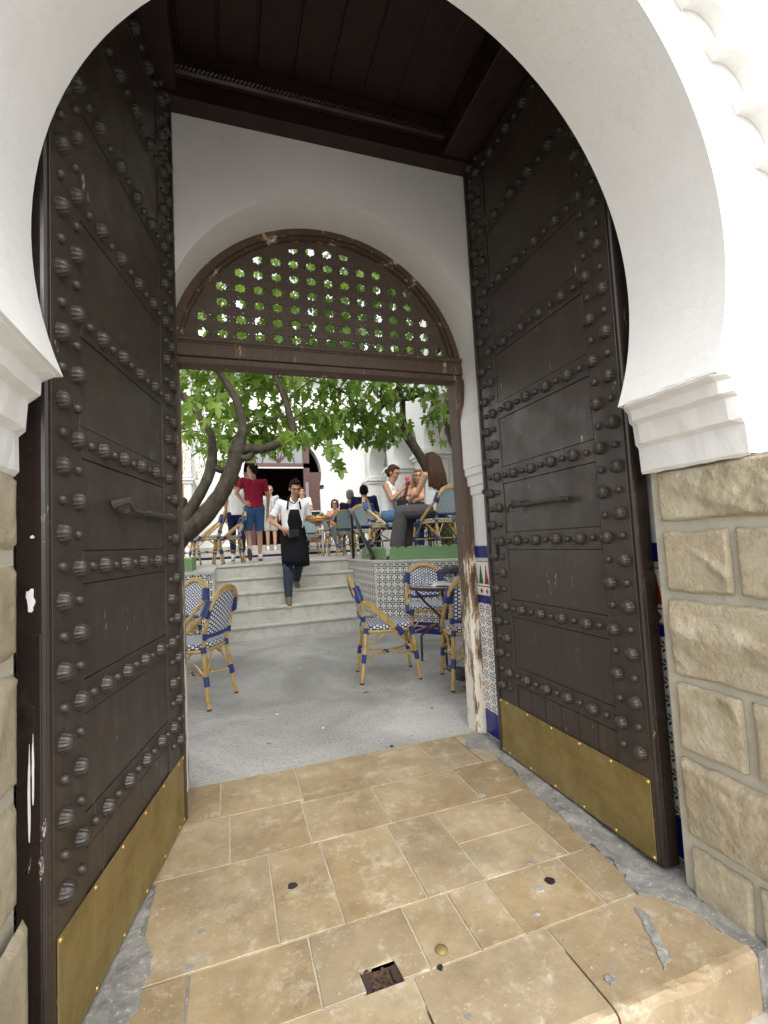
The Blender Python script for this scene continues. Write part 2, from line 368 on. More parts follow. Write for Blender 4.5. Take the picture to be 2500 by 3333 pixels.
# ------------------------------------------------------------------ mesh builder
class MB:
    def __init__(s): s.v = []; s.f = []; s.sm = []; s.mi = []; s.uv = None
    def add(s, vs, fs, smooth=False, mi=0):
        o = len(s.v); s.v += [tuple(v) for v in vs]
        for f in fs: s.f.append([i+o for i in f]); s.sm.append(smooth); s.mi.append(mi)
        return s
    def box(s, x0, y0, z0, x1, y1, z1, mi=0, bev=0):
        b = bev
        if b:
            bm = bmesh.new(); bmesh.ops.create_cube(bm, size=1)
            for v in bm.verts: v.co = Vector(((x0+x1)/2+v.co.x*(x1-x0), (y0+y1)/2+v.co.y*(y1-y0), (z0+z1)/2+v.co.z*(z1-z0)))
            bmesh.ops.bevel(bm, geom=bm.edges[:], offset=b, segments=1, affect='EDGES', clamp_overlap=True)
            bm.verts.index_update()
            s.add([v.co[:] for v in bm.verts], [[v.index for v in f.verts] for f in bm.faces], False, mi); bm.free(); return s
        vs = [(x0,y0,z0),(x1,y0,z0),(x1,y1,z0),(x0,y1,z0),(x0,y0,z1),(x1,y0,z1),(x1,y1,z1),(x0,y1,z1)]
        return s.add(vs, [(0,3,2,1),(4,5,6,7),(0,1,5,4),(1,2,6,5),(2,3,7,6),(3,0,4,7)], False, mi)
    def tube(s, pts, r, seg=8, mi=0, cap=True, closed=False):
        pts = [Vector(p) for p in pts]; n = len(pts)
        rs = r if hasattr(r, '__len__') else [r]*n
        vs = []; T0 = None; N = None
        for i in range(n):
            if closed: T = pts[(i+1) % n]-pts[i-1]
            else: T = pts[min(n-1, i+1)]-pts[max(0, i-1)]
            T.normalize()
            if N is None:
                N = T.orthogonal().normalized()
            else:
                N = (N - T*N.dot(T))
                if N.length < 1e-6: N = T.orthogonal()
                N.normalize()
            B = T.cross(N)
            for k in range(seg):
                a = 2*PI*k/seg; vs.append(pts[i]+(N*math.cos(a)+B*math.sin(a))*rs[i])
        fs = []
        for i in range(n if closed else n-1):
            j = (i+1) % n
            for k in range(seg):
                k2 = (k+1) % seg; fs.append((i*seg+k, i*seg+k2, j*seg+k2, j*seg+k))
        s.add(vs, fs, True, mi)
        if cap and not closed:
            o = len(s.v)-len(vs)
            s.f.append([o+k for k in range(seg)][::-1]); s.sm.append(False); s.mi.append(mi)
            s.f.append([o+(n-1)*seg+k for k in range(seg)]); s.sm.append(False); s.mi.append(mi)
        return s
    def lathe(s, prof, c=(0,0,0), seg=16, mi=0, ax='z', flute=0, fl=0.):
        vs = []; n = len(prof)
        for (r, z) in prof:
            for k in range(seg):
                a = 2*PI*k/seg; rr = r*(1+fl*math.cos(flute*a)) if flute else r
                x, y = rr*math.cos(a), rr*math.sin(a)
                p = (x, y, z) if ax == 'z' else ((z, x, y) if ax == 'x' else (x, z, y))
                vs.append((c[0]+p[0], c[1]+p[1], c[2]+p[2]))
        fs = []
        for i in range(n-1):
            for k in range(seg):
                k2 = (k+1) % seg; fs.append((i*seg+k, i*seg+k2, (i+1)*seg+k2, (i+1)*seg+k))
        s.add(vs, fs, True, mi)
        o = len(s.v)-len(vs)
        if prof[0][0] > 1e-5: s.f.append([o+k for k in range(seg)][::-1]); s.sm.append(False); s.mi.append(mi)
        if prof[-1][0] > 1e-5: s.f.append([o+(n-1)*seg+k for k in range(seg)]); s.sm.append(False); s.mi.append(mi)
        return s
    def prism(s, poly, z0, z1, axis='z', mi=0):
        n = len(poly)
        def P(a, b, c): return (a, b, c) if axis == 'z' else ((a, c, b) if axis == 'y' else (c, a, b))
        vs = [P(a, b, z0) for a, b in poly]+[P(a, b, z1) for a, b in poly]
        fs = [tuple(range(n))[::-1], tuple(range(n, 2*n))]+[(i, (i+1) % n, n+(i+1) % n, n+i) for i in range(n)]
        return s.add(vs, fs, False, mi)
    def ell(s, c, r, rot=None, seg=12, rings=8, mi=0):
        vs = []; fs = []; q = rot or Quaternion()
        for i in range(rings+1):
            th = PI*i/rings
            for k in range(seg):
                a = 2*PI*k/seg
                p = q @ Vector((r[0]*math.sin(th)*math.cos(a), r[1]*math.sin(th)*math.sin(a), r[2]*math.cos(th)))
                vs.append((c[0]+p.x, c[1]+p.y, c[2]+p.z))
        for i in range(rings):
            for k in range(seg):
                k2 = (k+1) % seg; fs.append((i*seg+k, (i+1)*seg+k, (i+1)*seg+k2, i*seg+k2))
        return s.add(vs, fs, True, mi)
    def mesh(s, name, mats):
        me = bpy.data.meshes.new(name); me.from_pydata(s.v, [], s.f)
        bm = bmesh.new(); bm.from_mesh(me)
        bmesh.ops.remove_doubles(bm, verts=bm.verts, dist=1e-6)
        bm.normal_update(); bmesh.ops.recalc_face_normals(bm, faces=bm.faces)
        big = [f for f in bm.faces if len(f.verts) > 4]
        if big: bmesh.ops.triangulate(bm, faces=big)
        uvl = bm.loops.layers.uv.new('UVMap')
        for f in bm.faces:
            n = f.normal; ax = max(range(3), key=lambda i: abs(n[i]))
            for l in f.loops:
                c = l.vert.co; l[uvl].uv = (c.y, c.z) if ax == 0 else ((c.x, c.z) if ax == 1 else (c.x, c.y))
        bm.to_mesh(me); bm.free()
        if s.sm and len(me.polygons):
            anys = any(s.sm)
            if anys:
                me.polygons.foreach_set('use_smooth', [True]*len(me.polygons))
                if not all(s.sm): me.set_sharp_from_angle(angle=rad(40))
        for mm in (mats if isinstance(mats, (list, tuple)) else [mats]): me.materials.append(MT[mm] if isinstance(mm, str) else mm)
        return me
    def build(s, name, mats, parent=None, **k):
        me = s.mesh(name, mats)
        return link(name, me, parent, **k)

def link(name, me, parent=None, loc=None, rot=None, **props):
    o = bpy.data.objects.new(name, me); COL.objects.link(o)
    if parent: o.parent = parent
    if loc is not None: o.location = loc
    if rot is not None: o.rotation_euler = rot
    for k, v in props.items(): o[k] = v
    return o
def tag(o, label, cat, group=None):
    o['label'] = label; o['category'] = cat
    if group: o['group'] = group
    return o
def empty(name, label, cat, loc=(0,0,0), rz=0, group=None):
    o = bpy.data.objects.new(name, None); COL.objects.link(o); o.location = loc; o.rotation_euler = (0,0,rz)
    return tag(o, label, cat, group)
def struct(o): o['kind'] = 'structure'; return o
def kids(o): return [c for c in o.children]
def dup(root, loc, rz, label, group=None, remap=None):
    def cp(o, par):
        c = o.copy(); COL.objects.link(c)
        if par: c.parent = par
        for ch in kids(o): cp(ch, c)
        return c
    r = cp(root, None); r.location = loc; r.rotation_euler = (0,0,rz); r['label'] = label
    if group: r['group'] = group
    return r

# ------------------------------------------------------------------ ground, pavement, floors
struct(MB().box(-60,-60,-.40,60,60,-.20).build('ground', 'pavement'))
struct(MB().box(-14,-14,-.199,14,1.1,-.155).build('pavement', 'pavement'))
struct(MB().box(-14,2.585,-.195,16,40,-.001).build('courtyard_floor', 'concrete'))
floor_ = bpy.data.objects.new('passage_floor', None); COL.objects.link(floor_); struct(floor_)
def bed(name, x0, y0, x1, y1, z0, z1, mat):
    q = MB(); q.prism([(x0,y0),(x1,y0),(x1,y1),(.42,y1),(.42,1.325),(.415,1.245),(.30,1.245),(.295,1.32),(.42,1.3251),(.4199,y1),(x0,y1)], z0, z1) if False else None
    q.box(x0,y0,z0,.301,y1,z1).box(.414,y0,z0,x1,y1,z1).box(.301,y0,z0,.414,1.250,z1).box(.301,1.320,z0,.414,y1,z1)
    return q.build(name, mat, floor_)
bed('cement_bed', -.60,1.16,1.6,2.5845,-.19,-.006,'cement'); bed('grout', -.12,1.17,1.20,2.584,-.188,-.0035,'grout')
MB().box(1.3265,.968,-.19,1.385,1.158,-.004,0,.006).build('corner_mortar', 'cement', floor_); MB().box(-.50,.968,-.19,-.4415,1.158,-.004,0,.006).build('corner_mortar', 'cement', floor_)
def paver(poly, h0=-.05):
    g = .0018; cx = sum(p[0] for p in poly)/len(poly); cy = sum(p[1] for p in poly)/len(poly)
    pts = []
    n = len(poly)
    for i in range(n):   # slightly uneven edges
        a = poly[i]; b = poly[(i+1) % n]
        k = max(1, int(math.hypot(a[0]-b[0], a[1]-b[1])/.06))
        for j in range(k):
            t_ = j/k; x = a[0]+(b[0]-a[0])*t_; y = a[1]+(b[1]-a[1])*t_
            dx, dy = cx-x, cy-y; L = math.hypot(dx, dy)
            e = g+R_.uniform(0, .0022)
            x += math.copysign(min(e, abs(dx)), dx) if abs(dx) > .002 else 0
            y += math.copysign(min(e, abs(dy)), dy) if abs(dy) > .002 else 0
            pts.append((x, y))
    dz = R_.uniform(-.0006, .0012)
    n = len(pts)
    ins = [(x+(cx-x)*.0, y+(cy-y)*.0) for x, y in pts]
    top = []
    for x, y in pts:
        L = math.hypot(cx-x, cy-y) or 1
        top.append((x+(cx-x)/L*.0018, y+(cy-y)/L*.0018))
    vs = [(x, y, h0) for x, y in pts]+[(x, y, dz-.003) for x, y in pts]+[(x, y, dz) for x, y in top]
    fs = [tuple(range(n))[::-1], tuple(range(2*n, 3*n))]
    for a in (0, n):
        fs += [(a+i, a+(i+1) % n, a+n+(i+1) % n, a+n+i) for i in range(n)]
    return MB().add([(a, b, c+(.0016 if c > -.01 and c < dz-.002 else 0)) for a, b, c in vs], fs).build('paver', 'paver', floor_)
rc = lambda x0, y0, x1, y1: [(x0,y0),(x1,y0),(x1,y1),(x0,y1)]
for a, b in zip((-.30,-.06,.30,.72,1.0,1.22), (-.06,.30,.72,1.0,1.22,1.385)): paver(rc(a, 2.22+(.03 if a < .2 else 0), b, 2.58))
for a, b in zip((-.30,-.02,.285,.615,1.04), (-.02,.285,.615,1.04,1.30)): paver(rc(a, 1.915, b, 2.22+(.03 if a < .2 else 0)))
for a, b in zip((-.27,.115,.31,.585), (.115,.31,.585,.80)): paver(rc(a, 1.485, b, 1.915))
paver(rc(.80,1.69,1.14,1.915)); paver(rc(.80,1.485,1.14,1.69)); paver([(1.14,1.485),(1.24,1.485),(1.30,1.70),(1.29,1.915),(1.14,1.915)])
for a, b in ((-.37,-.13),(-.13,.195),(.49,.645),(.645,.79),(.79,1.085)): paver(rc(a, 1.25, b, 1.485))
paver([(.195,1.25),(.305,1.25),(.30,1.315),(.41,1.32),(.415,1.25),(.49,1.25),(.49,1.485),(.195,1.485)])
paver([(1.085,1.25),(1.20,1.25),(1.235,1.33),(1.245,1.485),(1.085,1.485)])
def slab_edge(x0, x1):   # thick worn front slabs: the step edge
    m_ = MB(); n = 18; rows = []
    prof = [(1.246,0,1),(1.06,0,1),(.998,-.0005,1),(.985,-.003,1),(.977,-.009,1),(.973,-.020,1),(.972,-.09,1),(.972,-.17,1)]
    vs = []
    for i in range(n+1):
        x = x0+.003+(x1-x0-.006)*i/n
        w = .005*math.sin(x*9+1)+.003*math.sin(x*27)
        for j, (y, z, q) in enumerate(prof):
            wear = w if 2 <= j <= 5 else 0
            vs.append((x, y+wear*.6, z-abs(wear)*.5*(1 if 2 < j < 6 else 0)+(R_.uniform(-.0015,.0015) if j in (3,4,5) else 0)))
    p = len(prof)
    fs = [(i*p+j, i*p+j+1, (i+1)*p+j+1, (i+1)*p+j) for i in range(n) for j in range(p-1)]
    m_.add(vs, fs, False)
    ends = []
    for i in (0, n):
        e = [i*p+j for j in range(p)]; o = len(m_.v); m_.v.append((vs[e[0]][0], 1.246, -.17)); m_.f.append(e+[o]); m_.sm.append(False); m_.mi.append(0)
    return m_.build('paver', 'paver', floor_)
for a, b in ((-.44,.0),(.0,.435),(.435,.855),(.855,1.325)): slab_edge(a, b)
NB = [0]
def blotch(name, pts, z, mat, parent, jag=.012, h=.0022):
    NB[0] += 1; z += .00022*NB[0]
    from mathutils import noise as mn
    out = []; n = len(pts); sd = R_.uniform(0, 90)
    for i in range(n):
        a, b = pts[i], pts[(i+1) % n]; L = math.hypot(b[0]-a[0], b[1]-a[1]); k = max(2, int(L/.008))
        for j in range(k):
            t_ = j/k; x = a[0]+(b[0]-a[0])*t_; y = a[1]+(b[1]-a[1])*t_
            q = Vector((x*16, y*16, sd)); d = mn.noise(q)*1.8+mn.noise(q*2.7)*.9+mn.noise(q*7)*.45
            nx, ny = (b[1]-a[1])/L, -(b[0]-a[0])/L
            out.append((x+nx*d*jag, y+ny*d*jag))
    return MB().prism(out, z-.004, z+h-.001).build(name, mat, parent)
blotch('cement_patch', [(1.345,.99),(1.355,1.28),(1.30,1.35),(1.24,1.33),(1.19,1.28),(1.20,1.24),(1.27,1.22),(1.29,1.15),(1.295,1.05)], .0015, 'cement', floor_)
blotch('cement_patch', [(1.05,1.02),(1.10,1.04),(1.16,1.18),(1.15,1.21),(1.10,1.12)], .0013, 'cement', floor_, .006)
blotch('cement_patch', [(1.24,1.34),(1.33,1.32),(1.37,1.7),(1.40,2.3),(1.36,2.45),(1.30,2.40),(1.31,2.1),(1.27,1.9),(1.25,1.6)], .0015, 'cement', floor_)
blotch('cement_patch', [(-.44,1.26),(-.37,1.24),(-.29,1.30),(-.245,1.42),(-.235,1.56),(-.27,1.7),(-.29,2.1),(-.36,2.2),(-.42,1.7)], .0015, 'cement', floor_)
blotch('cement_patch', [(1.20,2.38),(1.38,2.34),(1.40,2.56),(1.28,2.55)], .0016, 'cement', floor_)
for x, y, s in ((.86,1.30,.022),(.93,1.38,.02),(1.02,1.12,.013),(.98,1.50,.02),(1.12,1.78,.03),(1.05,1.95,.025),(-.10,1.62,.02),(-.13,1.50,.018),(.52,1.10,.012),(.90,1.05,.024)):
    blotch('cement_patch', [(x+s*R_.uniform(.5,1)*math.cos(2*PI*k/9)*.8, y+s*R_.uniform(.5,1)*math.sin(2*PI*k/9)*.6) for k in range(9)], .0016, 'cement', floor_, s*.14, .0012)
MB().box(.3015,1.2505,-.05,.4135,1.3195,-.016).build('socket_bottom', 'rubble', floor_)
sk = MB()
for (x0, y0, x1, y1, h) in ((.304,1.258,.334,1.312,-.004),(.386,1.256,.412,1.310,-.003),(.322,1.253,.398,1.262,-.010)):
    pts = []
    for k in range(14):
        a = 2*PI*k/14; e = .55; pts.append(((x0+x1)/2+(x1-x0)/2*math.copysign(abs(math.cos(a))**e, math.cos(a))*R_.uniform(.8,1.0), (y0+y1)/2+(y1-y0)/2*math.copysign(abs(math.sin(a))**e, math.sin(a))*R_.uniform(.85,1.0)))
    sk.prism(pts, -.034, h+R_.uniform(-.002,.002), 'z', 0)
for i in range(46):
    a = R_.uniform(.306,.410); b = R_.uniform(1.254,1.316); r = R_.uniform(.003,.0085)
    sk.ell((a,b,-.014+R_.uniform(0,.009)), (r*1.2, r*R_.uniform(.6,1.1), r*.7), None, 6, 4, R_.choice((0,0,1,2)))
tag(sk.build('bolt_socket', ['iron','rubble','pebble']), 'rusty rubble filled bolt socket sunk in the paving', 'bolt socket')
tag(MB().lathe([(.018,0),(.018,.002),(.013,.006),(.004,.008),(0,.008)], (.54,1.295,.001), 14).build('door_stud', 'brass'), 'small domed brass stud set in a paver near the bolt socket', 'floor stud')
def splat(x, y, s, label):
    pts = [(x+s*math.cos(a)*R_.uniform(.75,1.15), y+s*math.sin(a)*R_.uniform(.75,1.15)) for a in [2*PI*i/14 for i in range(14)]]
    return tag(MB().prism(pts, .0018, .0035).build('tar_spot', 'tar'), label, 'tar spot')
splat(.18,1.71,.016,'round black tar spot left of the dark brown middle paver')
splat(.985,1.40,.017,'ragged black tar splash on the pavers near the right door'); splat(.512,1.245,.009,'tiny black tar fleck on the white joint beside the brass stud')
splat(.85,2.60,.012,'dark tar fleck at the edge of the courtyard concrete')

# ------------------------------------------------------------------ outer gate wall with pointed horseshoe arch
XL, XR, YF, YB, ZS = -.437, 1.354, .895, 1.23, 1.345
CR, RR, CLc, RL = (.41,1.965), .945, (.565,1.905), .97
def arch_pts():
    # right foot up and over to left foot
    a0 = math.asin((1.565-CR[1])/RR); 
    d = CLc[0]-CR[0]
    # apex: intersection of both circles
    best = None
    for i in range(4000):
        a = a0+(PI/2+.3-a0)*i/4000; x = CR[0]+RR*math.cos(a); z = CR[1]+RR*math.sin(a)
        if a > .5 and math.hypot(x-CLc[0], z-CLc[1]) >= RL-1e-4 and x < .6: best = a; break
    best = best or PI/2
    pts = [(CR[0]+RR*math.cos(a0+(best-a0)*i/40), CR[1]+RR*math.sin(a0+(best-a0)*i/40)) for i in range(41)]
    ex, ez = pts[-1]; b1 = math.atan2(ez-CLc[1], ex-CLc[0]); b0 = PI-math.asin((1.565-CLc[1])/RL)
    pts += [(CLc[0]+RL*math.cos(b1+(b0-b1)*i/40), CLc[1]+RL*math.sin(b1+(b0-b1)*i/40)) for i in range(1, 41)]
    return pts
AP = arch_pts()
wall = empty('gate_wall', 'white plastered gate wall with a pointed horseshoe arch on rough stone piers', 'wall')
poly = [(6,ZS),(6,6.2),(-5,6.2),(-5,ZS),(XL,ZS)]+[(XL,1.552)]+AP[::-1]+[(XR,1.552),(XR,ZS)]
MB().prism(poly, YF, YB, 'y').build('plaster', 'plaster', wall)
def impost(xf, s):   # s=+1 projects towards +x
    pr = [(0,1.335),(.008,1.345),(.010,1.425),(.028,1.438),(.034,1.50),(.056,1.512),(.060,1.545),(.086,1.558),(.086,1.572),(0,1.572)]
    pts = [(xf+s*a, z) for a, z in pr]
    n = len(pts); k = 12; vs = []
    for j in range(k+1):
        y = (YF-.012)+(YB-YF+.016)*j/k
        for (a, z) in pts:
            e = 1 if 0 < j < k else .7
            vs.append((xf+(a-xf)*e+R_.uniform(-.0016,.0016), y, z+R_.uniform(-.0018,.0018)))
    fs = [(j*n+i, j*n+(i+1) % n, (j+1)*n+(i+1) % n, (j+1)*n+i) for j in range(k) for i in range(n)]
    fs += [tuple(range(n)), tuple(k*n+i for i in range(n))[::-1]]
    MB().add(vs, fs).build('impost', 'plaster', wall)
    # return along the front face
    q = MB()
    for (d, z0, z1) in ((.012,1.345,1.43),(.030,1.435,1.505),(.052,1.508,1.55)):
        q.box(min(xf, xf-s*.10), YF-d, z0, max(xf, xf-s*.10), YF+.002, z1, 0, .004)
impost(XL, 1); impost(XR, -1)
# scalloped relief border on the front face
def relief():
    c = (.485,1.88); pts = []
    a = rad(-9.0)
    while a < rad(188):
        d = rad(8.7); r0 = 1.08
        def P(r, t_): return (c[0]+r*math.cos(t_), c[1]+r*math.sin(t_))
        pts.append(P(r0, a)); pts.append(P(r0, a+rad(2.2)))
        for i in range(9):
            f = i/8; pts.append(P(r0+.076*math.sqrt(max(0, 1-((f-.25)/.765)**2)), a+rad(2.5)+(d-rad(2.7))*f))
        a += d
    outer = [(-5,pts[-1][1]),(-5,6.15),(5.9,6.15),(5.9,pts[0][1])]
    return pts, outer
rp, ro = relief()
MB().prism(rp+ro, YF-.042, YF-.0005, 'y').build('scalloped_relief', 'plaster', wall)
MB().prism([(1.93,1.6),(5.8,1.6),(5.8,6.1),(1.93,6.1)], YF-.056, YF-.0425, 'y').build('raised_panel', 'plaster', wall)
# stone plinth, mortar behind and rock-faced blocks
MB().box(XR+.028,.55,-.30,6,YB-.004,ZS-.004).build('mortar', 'mortar', wall)
MB().box(-5,.55,-.30,XL-.001,YB-.004,ZS-.004).build('mortar', 'mortar', wall)
def stone(y0, y1, z0, z1, x, s, seed, face='x'):
    rr = random.Random(seed); ny = max(5, int((y1-y0)/(.0065 if y1 > .9 and x > 0 else .014))); nz = max(5, int((z1-z0)/(.0065 if y1 > .9 and x > 0 else .014))); vs = []
    from mathutils import noise as mn
    off = Vector((seed*7.3, seed*3.1, seed*1.7))
    # two chiselled facets
    fa = [(rr.uniform(-.055,.055), rr.uniform(-.055,.055), rr.uniform(.016,.034)) for _ in range(6)]
    rn = [(rr.uniform(0,1), rr.uniform(0,1)) for _ in range(6)]
    for i in range(ny+1):
        for j in range(nz+1):
            u, v = i/ny, j/nz; y = y0+(y1-y0)*u; z = z0+(z1-z0)*v
            eu = min(u, 1-u)*(y1-y0); ev = min(v, 1-v)*(z1-z0); e = min(eu, ev)
            rim = min(1, e/.016); rim = rim*rim*(3-2*rim)
            p = Vector((y*9, z*9, 0))+off
            wu = u+.10*mn.noise(p*.6); wv = v+.16*mn.noise(p*.6+Vector((9,4,2)))
            h = min(c+a*(wu-cu)*1.6+b*(wv-cv)*1.6 for (a, b, c), (cu, cv) in zip(fa, rn))
            h += .0045*abs(mn.noise(p*1.6))*2-.002+.0034*mn.noise(p*4.2)+.0026*mn.noise(p*9)+.0018*mn.noise(p*19)
            hh = .012*min(1, e/.006)+max(.001, h)*rim*.75
            wy = (.007*mn.noise(Vector((y*11, z*11, seed)))+.004*mn.noise(Vector((y*40, z*40, seed))))*max(0, 1-e/.03)
            q = x-s*hh if False else x+s*(.022-hh) 
            if face == 'x': vs.append((x+s*(.024-hh), y+wy, z+wy))
            else: vs.append((y+wy, x+s*(.024-hh), z+wy))
    n = nz+1
    fs = [(i*n+j, (i+1)*n+j, (i+1)*n+j+1, i*n+j+1) for i in range(ny) for j in range(nz)]
    bx = MB().add(vs, fs, True)
    return bx.build('stone', 'stone', wall)
courses = [(1.172,1.336,[(.56,1.194)]),(.945,1.138,[(.56,.956),(.977,1.192)]),(.677,.916,[(.56,.60),(.63,1.194)]),(.440,.651,[(.56,.958),(.986,1.192)]),
           (.174,.414,[(.56,.70),(.73,1.194)]),(-.17,.142,[(.56,.985),(1.010,1.190)])]
sd_ = 3
for z0, z1, ys in courses:
    for (a, b) in ys:
        if b-a < .06: continue
        stone(a, b, z0, z1, XR, 1, sd_); sd_ += 1
        stone(a, b+.03, z0, z1, XL+(.022 if z0 > .3 else .040), -1, sd_+50); sd_ += 1
    for k in range(2):
        xa = XR+.03+k*.55+(.1 if sd_ % 2 else 0); stone(xa, xa+.5, z0, z1, .55, 1, sd_+90, 'y'); sd_ += 1
        xb = XL-.03-k*.55; stone(xb-.5, xb, z0, z1, .55, 1, sd_+130, 'y'); sd_ += 1

# ------------------------------------------------------------------ passage side walls with tile dado
def side_wall(x, s, label, Y0=YB, Y1=2.30, plaster=True, root=None):   # s: direction of the wall's visible normal
    r = root or empty('passage_wall', label, 'wall')
    x1 = x-s*.25
    if plaster: MB().box(min(x,x1), YB+.002, 1.10, max(x,x1), 2.298, 3.6).build('plaster', 'plaster', r)
    MB().box(min(x-s*.006,x1), Y0+.001, -.1, max(x-s*.006,x1), Y1-.003, 1.098).build('tile_bed', 'tilegrout', r)
    y = Y0+.003; n = int(round((Y1-Y0)/.1225)); w = (Y1-Y0-.004)/n
    cache = {}
    def tile(key, y0, z0, z1, mat, d=.008):
        if key not in cache:
            cache[key] = MB().box(min(x-s*.012, x+s*(d-.008)), 0, z0, max(x-s*.012, x+s*(d-.008)), w-.0018, z1, 0, .001).mesh('tile', mat)
        me = cache[key]
        if mat in ('fl_near', 'motif'):
            me = MB().box(min(x-s*.012, x), y0, z0, max(x-s*.012, x), y0+w-.0018, z1, 0, .001).mesh('tile', mat); return link('tile', me, r)
        return link('tile', me, r, (0, y0, 0))
    for i in range(n):
        y0 = y+i*w
        tile('cap', y0, 1.032, 1.097, 'cobalt', .016)
        tile('line', y0, 1.010, 1.030, 'tilegrout'); 
        tile('motif', y0, .808, 1.008, 'motif')
        tile('bead', y0, .765, .806, 'cobalt', .013)
        for k in range(3): tile('f%d' % k, y0, .143+k*.2074, .143+(k+1)*.2074-.0018, 'fl_near')
        tile('base', y0, .003, .141, 'cobalt')
    return r
jt = None
side_wall(1.468, -1, 'white passage side wall with colourful tile dado behind the right door')
side_wall(-.505, 1, 'white passage side wall with tile dado behind the left door')

# ------------------------------------------------------------------ inner wall with round arch, ceiling
IY0, IY1 = 2.30, 2.58
IC, IR = (.578,2.11), .842
iw = empty('inner_arch_wall', 'white inner passage wall with a round horseshoe arch above the brown doorframe', 'wall')
jl, jr = -.262, 1.425
def iarc(R, a0=-17): return [(IC[0]+R*math.cos(rad(a0)+(PI-2*rad(a0))*i/56), IC[1]+R*math.sin(rad(a0)+(PI-2*rad(a0))*i/56)) for i in range(57)]
ia = iarc(IR)
zi = ia[0][1]
poly = [(4,1.10),(4,5),(-3.5,5),(-3.5,1.10),(jl,1.10),(jl,1.56),(ia[-1][0],1.565)]+ia[::-1]+[(ia[0][0],1.565),(jr,1.56),(jr,1.10)]
MB().prism(poly, IY0, IY1, 'y').build('plaster', 'plaster', iw)
MB().box(jr+.27,IY0,-.1,4,IY1,1.098).build('pier', 'plaster', iw); MB().box(-3.5,IY0,-.1,jl-.27,IY1,1.098).build('pier', 'plaster', iw)
side_wall(jr, -1, '', IY0-.002, 2.545, False, iw); side_wall(jl, 1, '', IY0-.002, 2.545, False, iw)
def imp2(xf, s):
    pr = [(0,1.40),(.010,1.41),(.012,1.455),(.022,1.462),(.024,1.515),(.036,1.525),(.036,1.566),(0,1.566)]
    MB().prism([(xf+s*a, z) for a, z in pr], IY0-.01, IY1-.02, 'y').build('impost', 'plaster', iw)
imp2(jr, -1) if False else None; imp2(jr, -1)
ceil = bpy.data.objects.new('passage_ceiling', None); COL.objects.link(ceil); struct(ceil)
MB().box(-.8,YB,3.475,1.9,2.30,3.52).build('ceiling_backing', 'ceil', ceil)
xs = [-.67+.1735*i for i in range(14)]
pl = None
for i, x in enumerate(xs):
    me = MB().box(x+.006,YB+.002,3.448-(.003 if i % 2 else 0),x+.1675,2.21,3.474,0,.004).mesh('board', 'ceil'); link('board', me, ceil)
    MB().tube([(x-.002,YB+.002,3.452),(x-.002,2.21,3.452)], .009, 6).build('batten', 'ceil', ceil)
MB().box(-.8,2.205,3.245,1.9,2.298,3.474).build('beam', 'ceil', ceil)
MB().box(-.8,2.165,3.33,1.9,2.206,3.446,0,.01).build('cornice', 'ceil', ceil)
MB().box(1.19,YB+.003,3.262,1.42,2.204,3.446,0,.006).build('dark_filler', 'ceil', ceil); MB().box(-.52,YB+.003,3.262,-.16,2.204,3.446,0,.006).build('dark_filler', 'ceil', ceil)  # added dark filler boards, standing in for the darkness above the door leaves
rp_ = MB()
for i in range(110):
    x = -.42+i*.0185; rp_.tube([(x,2.155,3.335),(x+.014,2.148,3.345),(x+.022,2.157,3.356)], .006, 5)
rp_.build('rope_moulding', 'ceil', ceil)
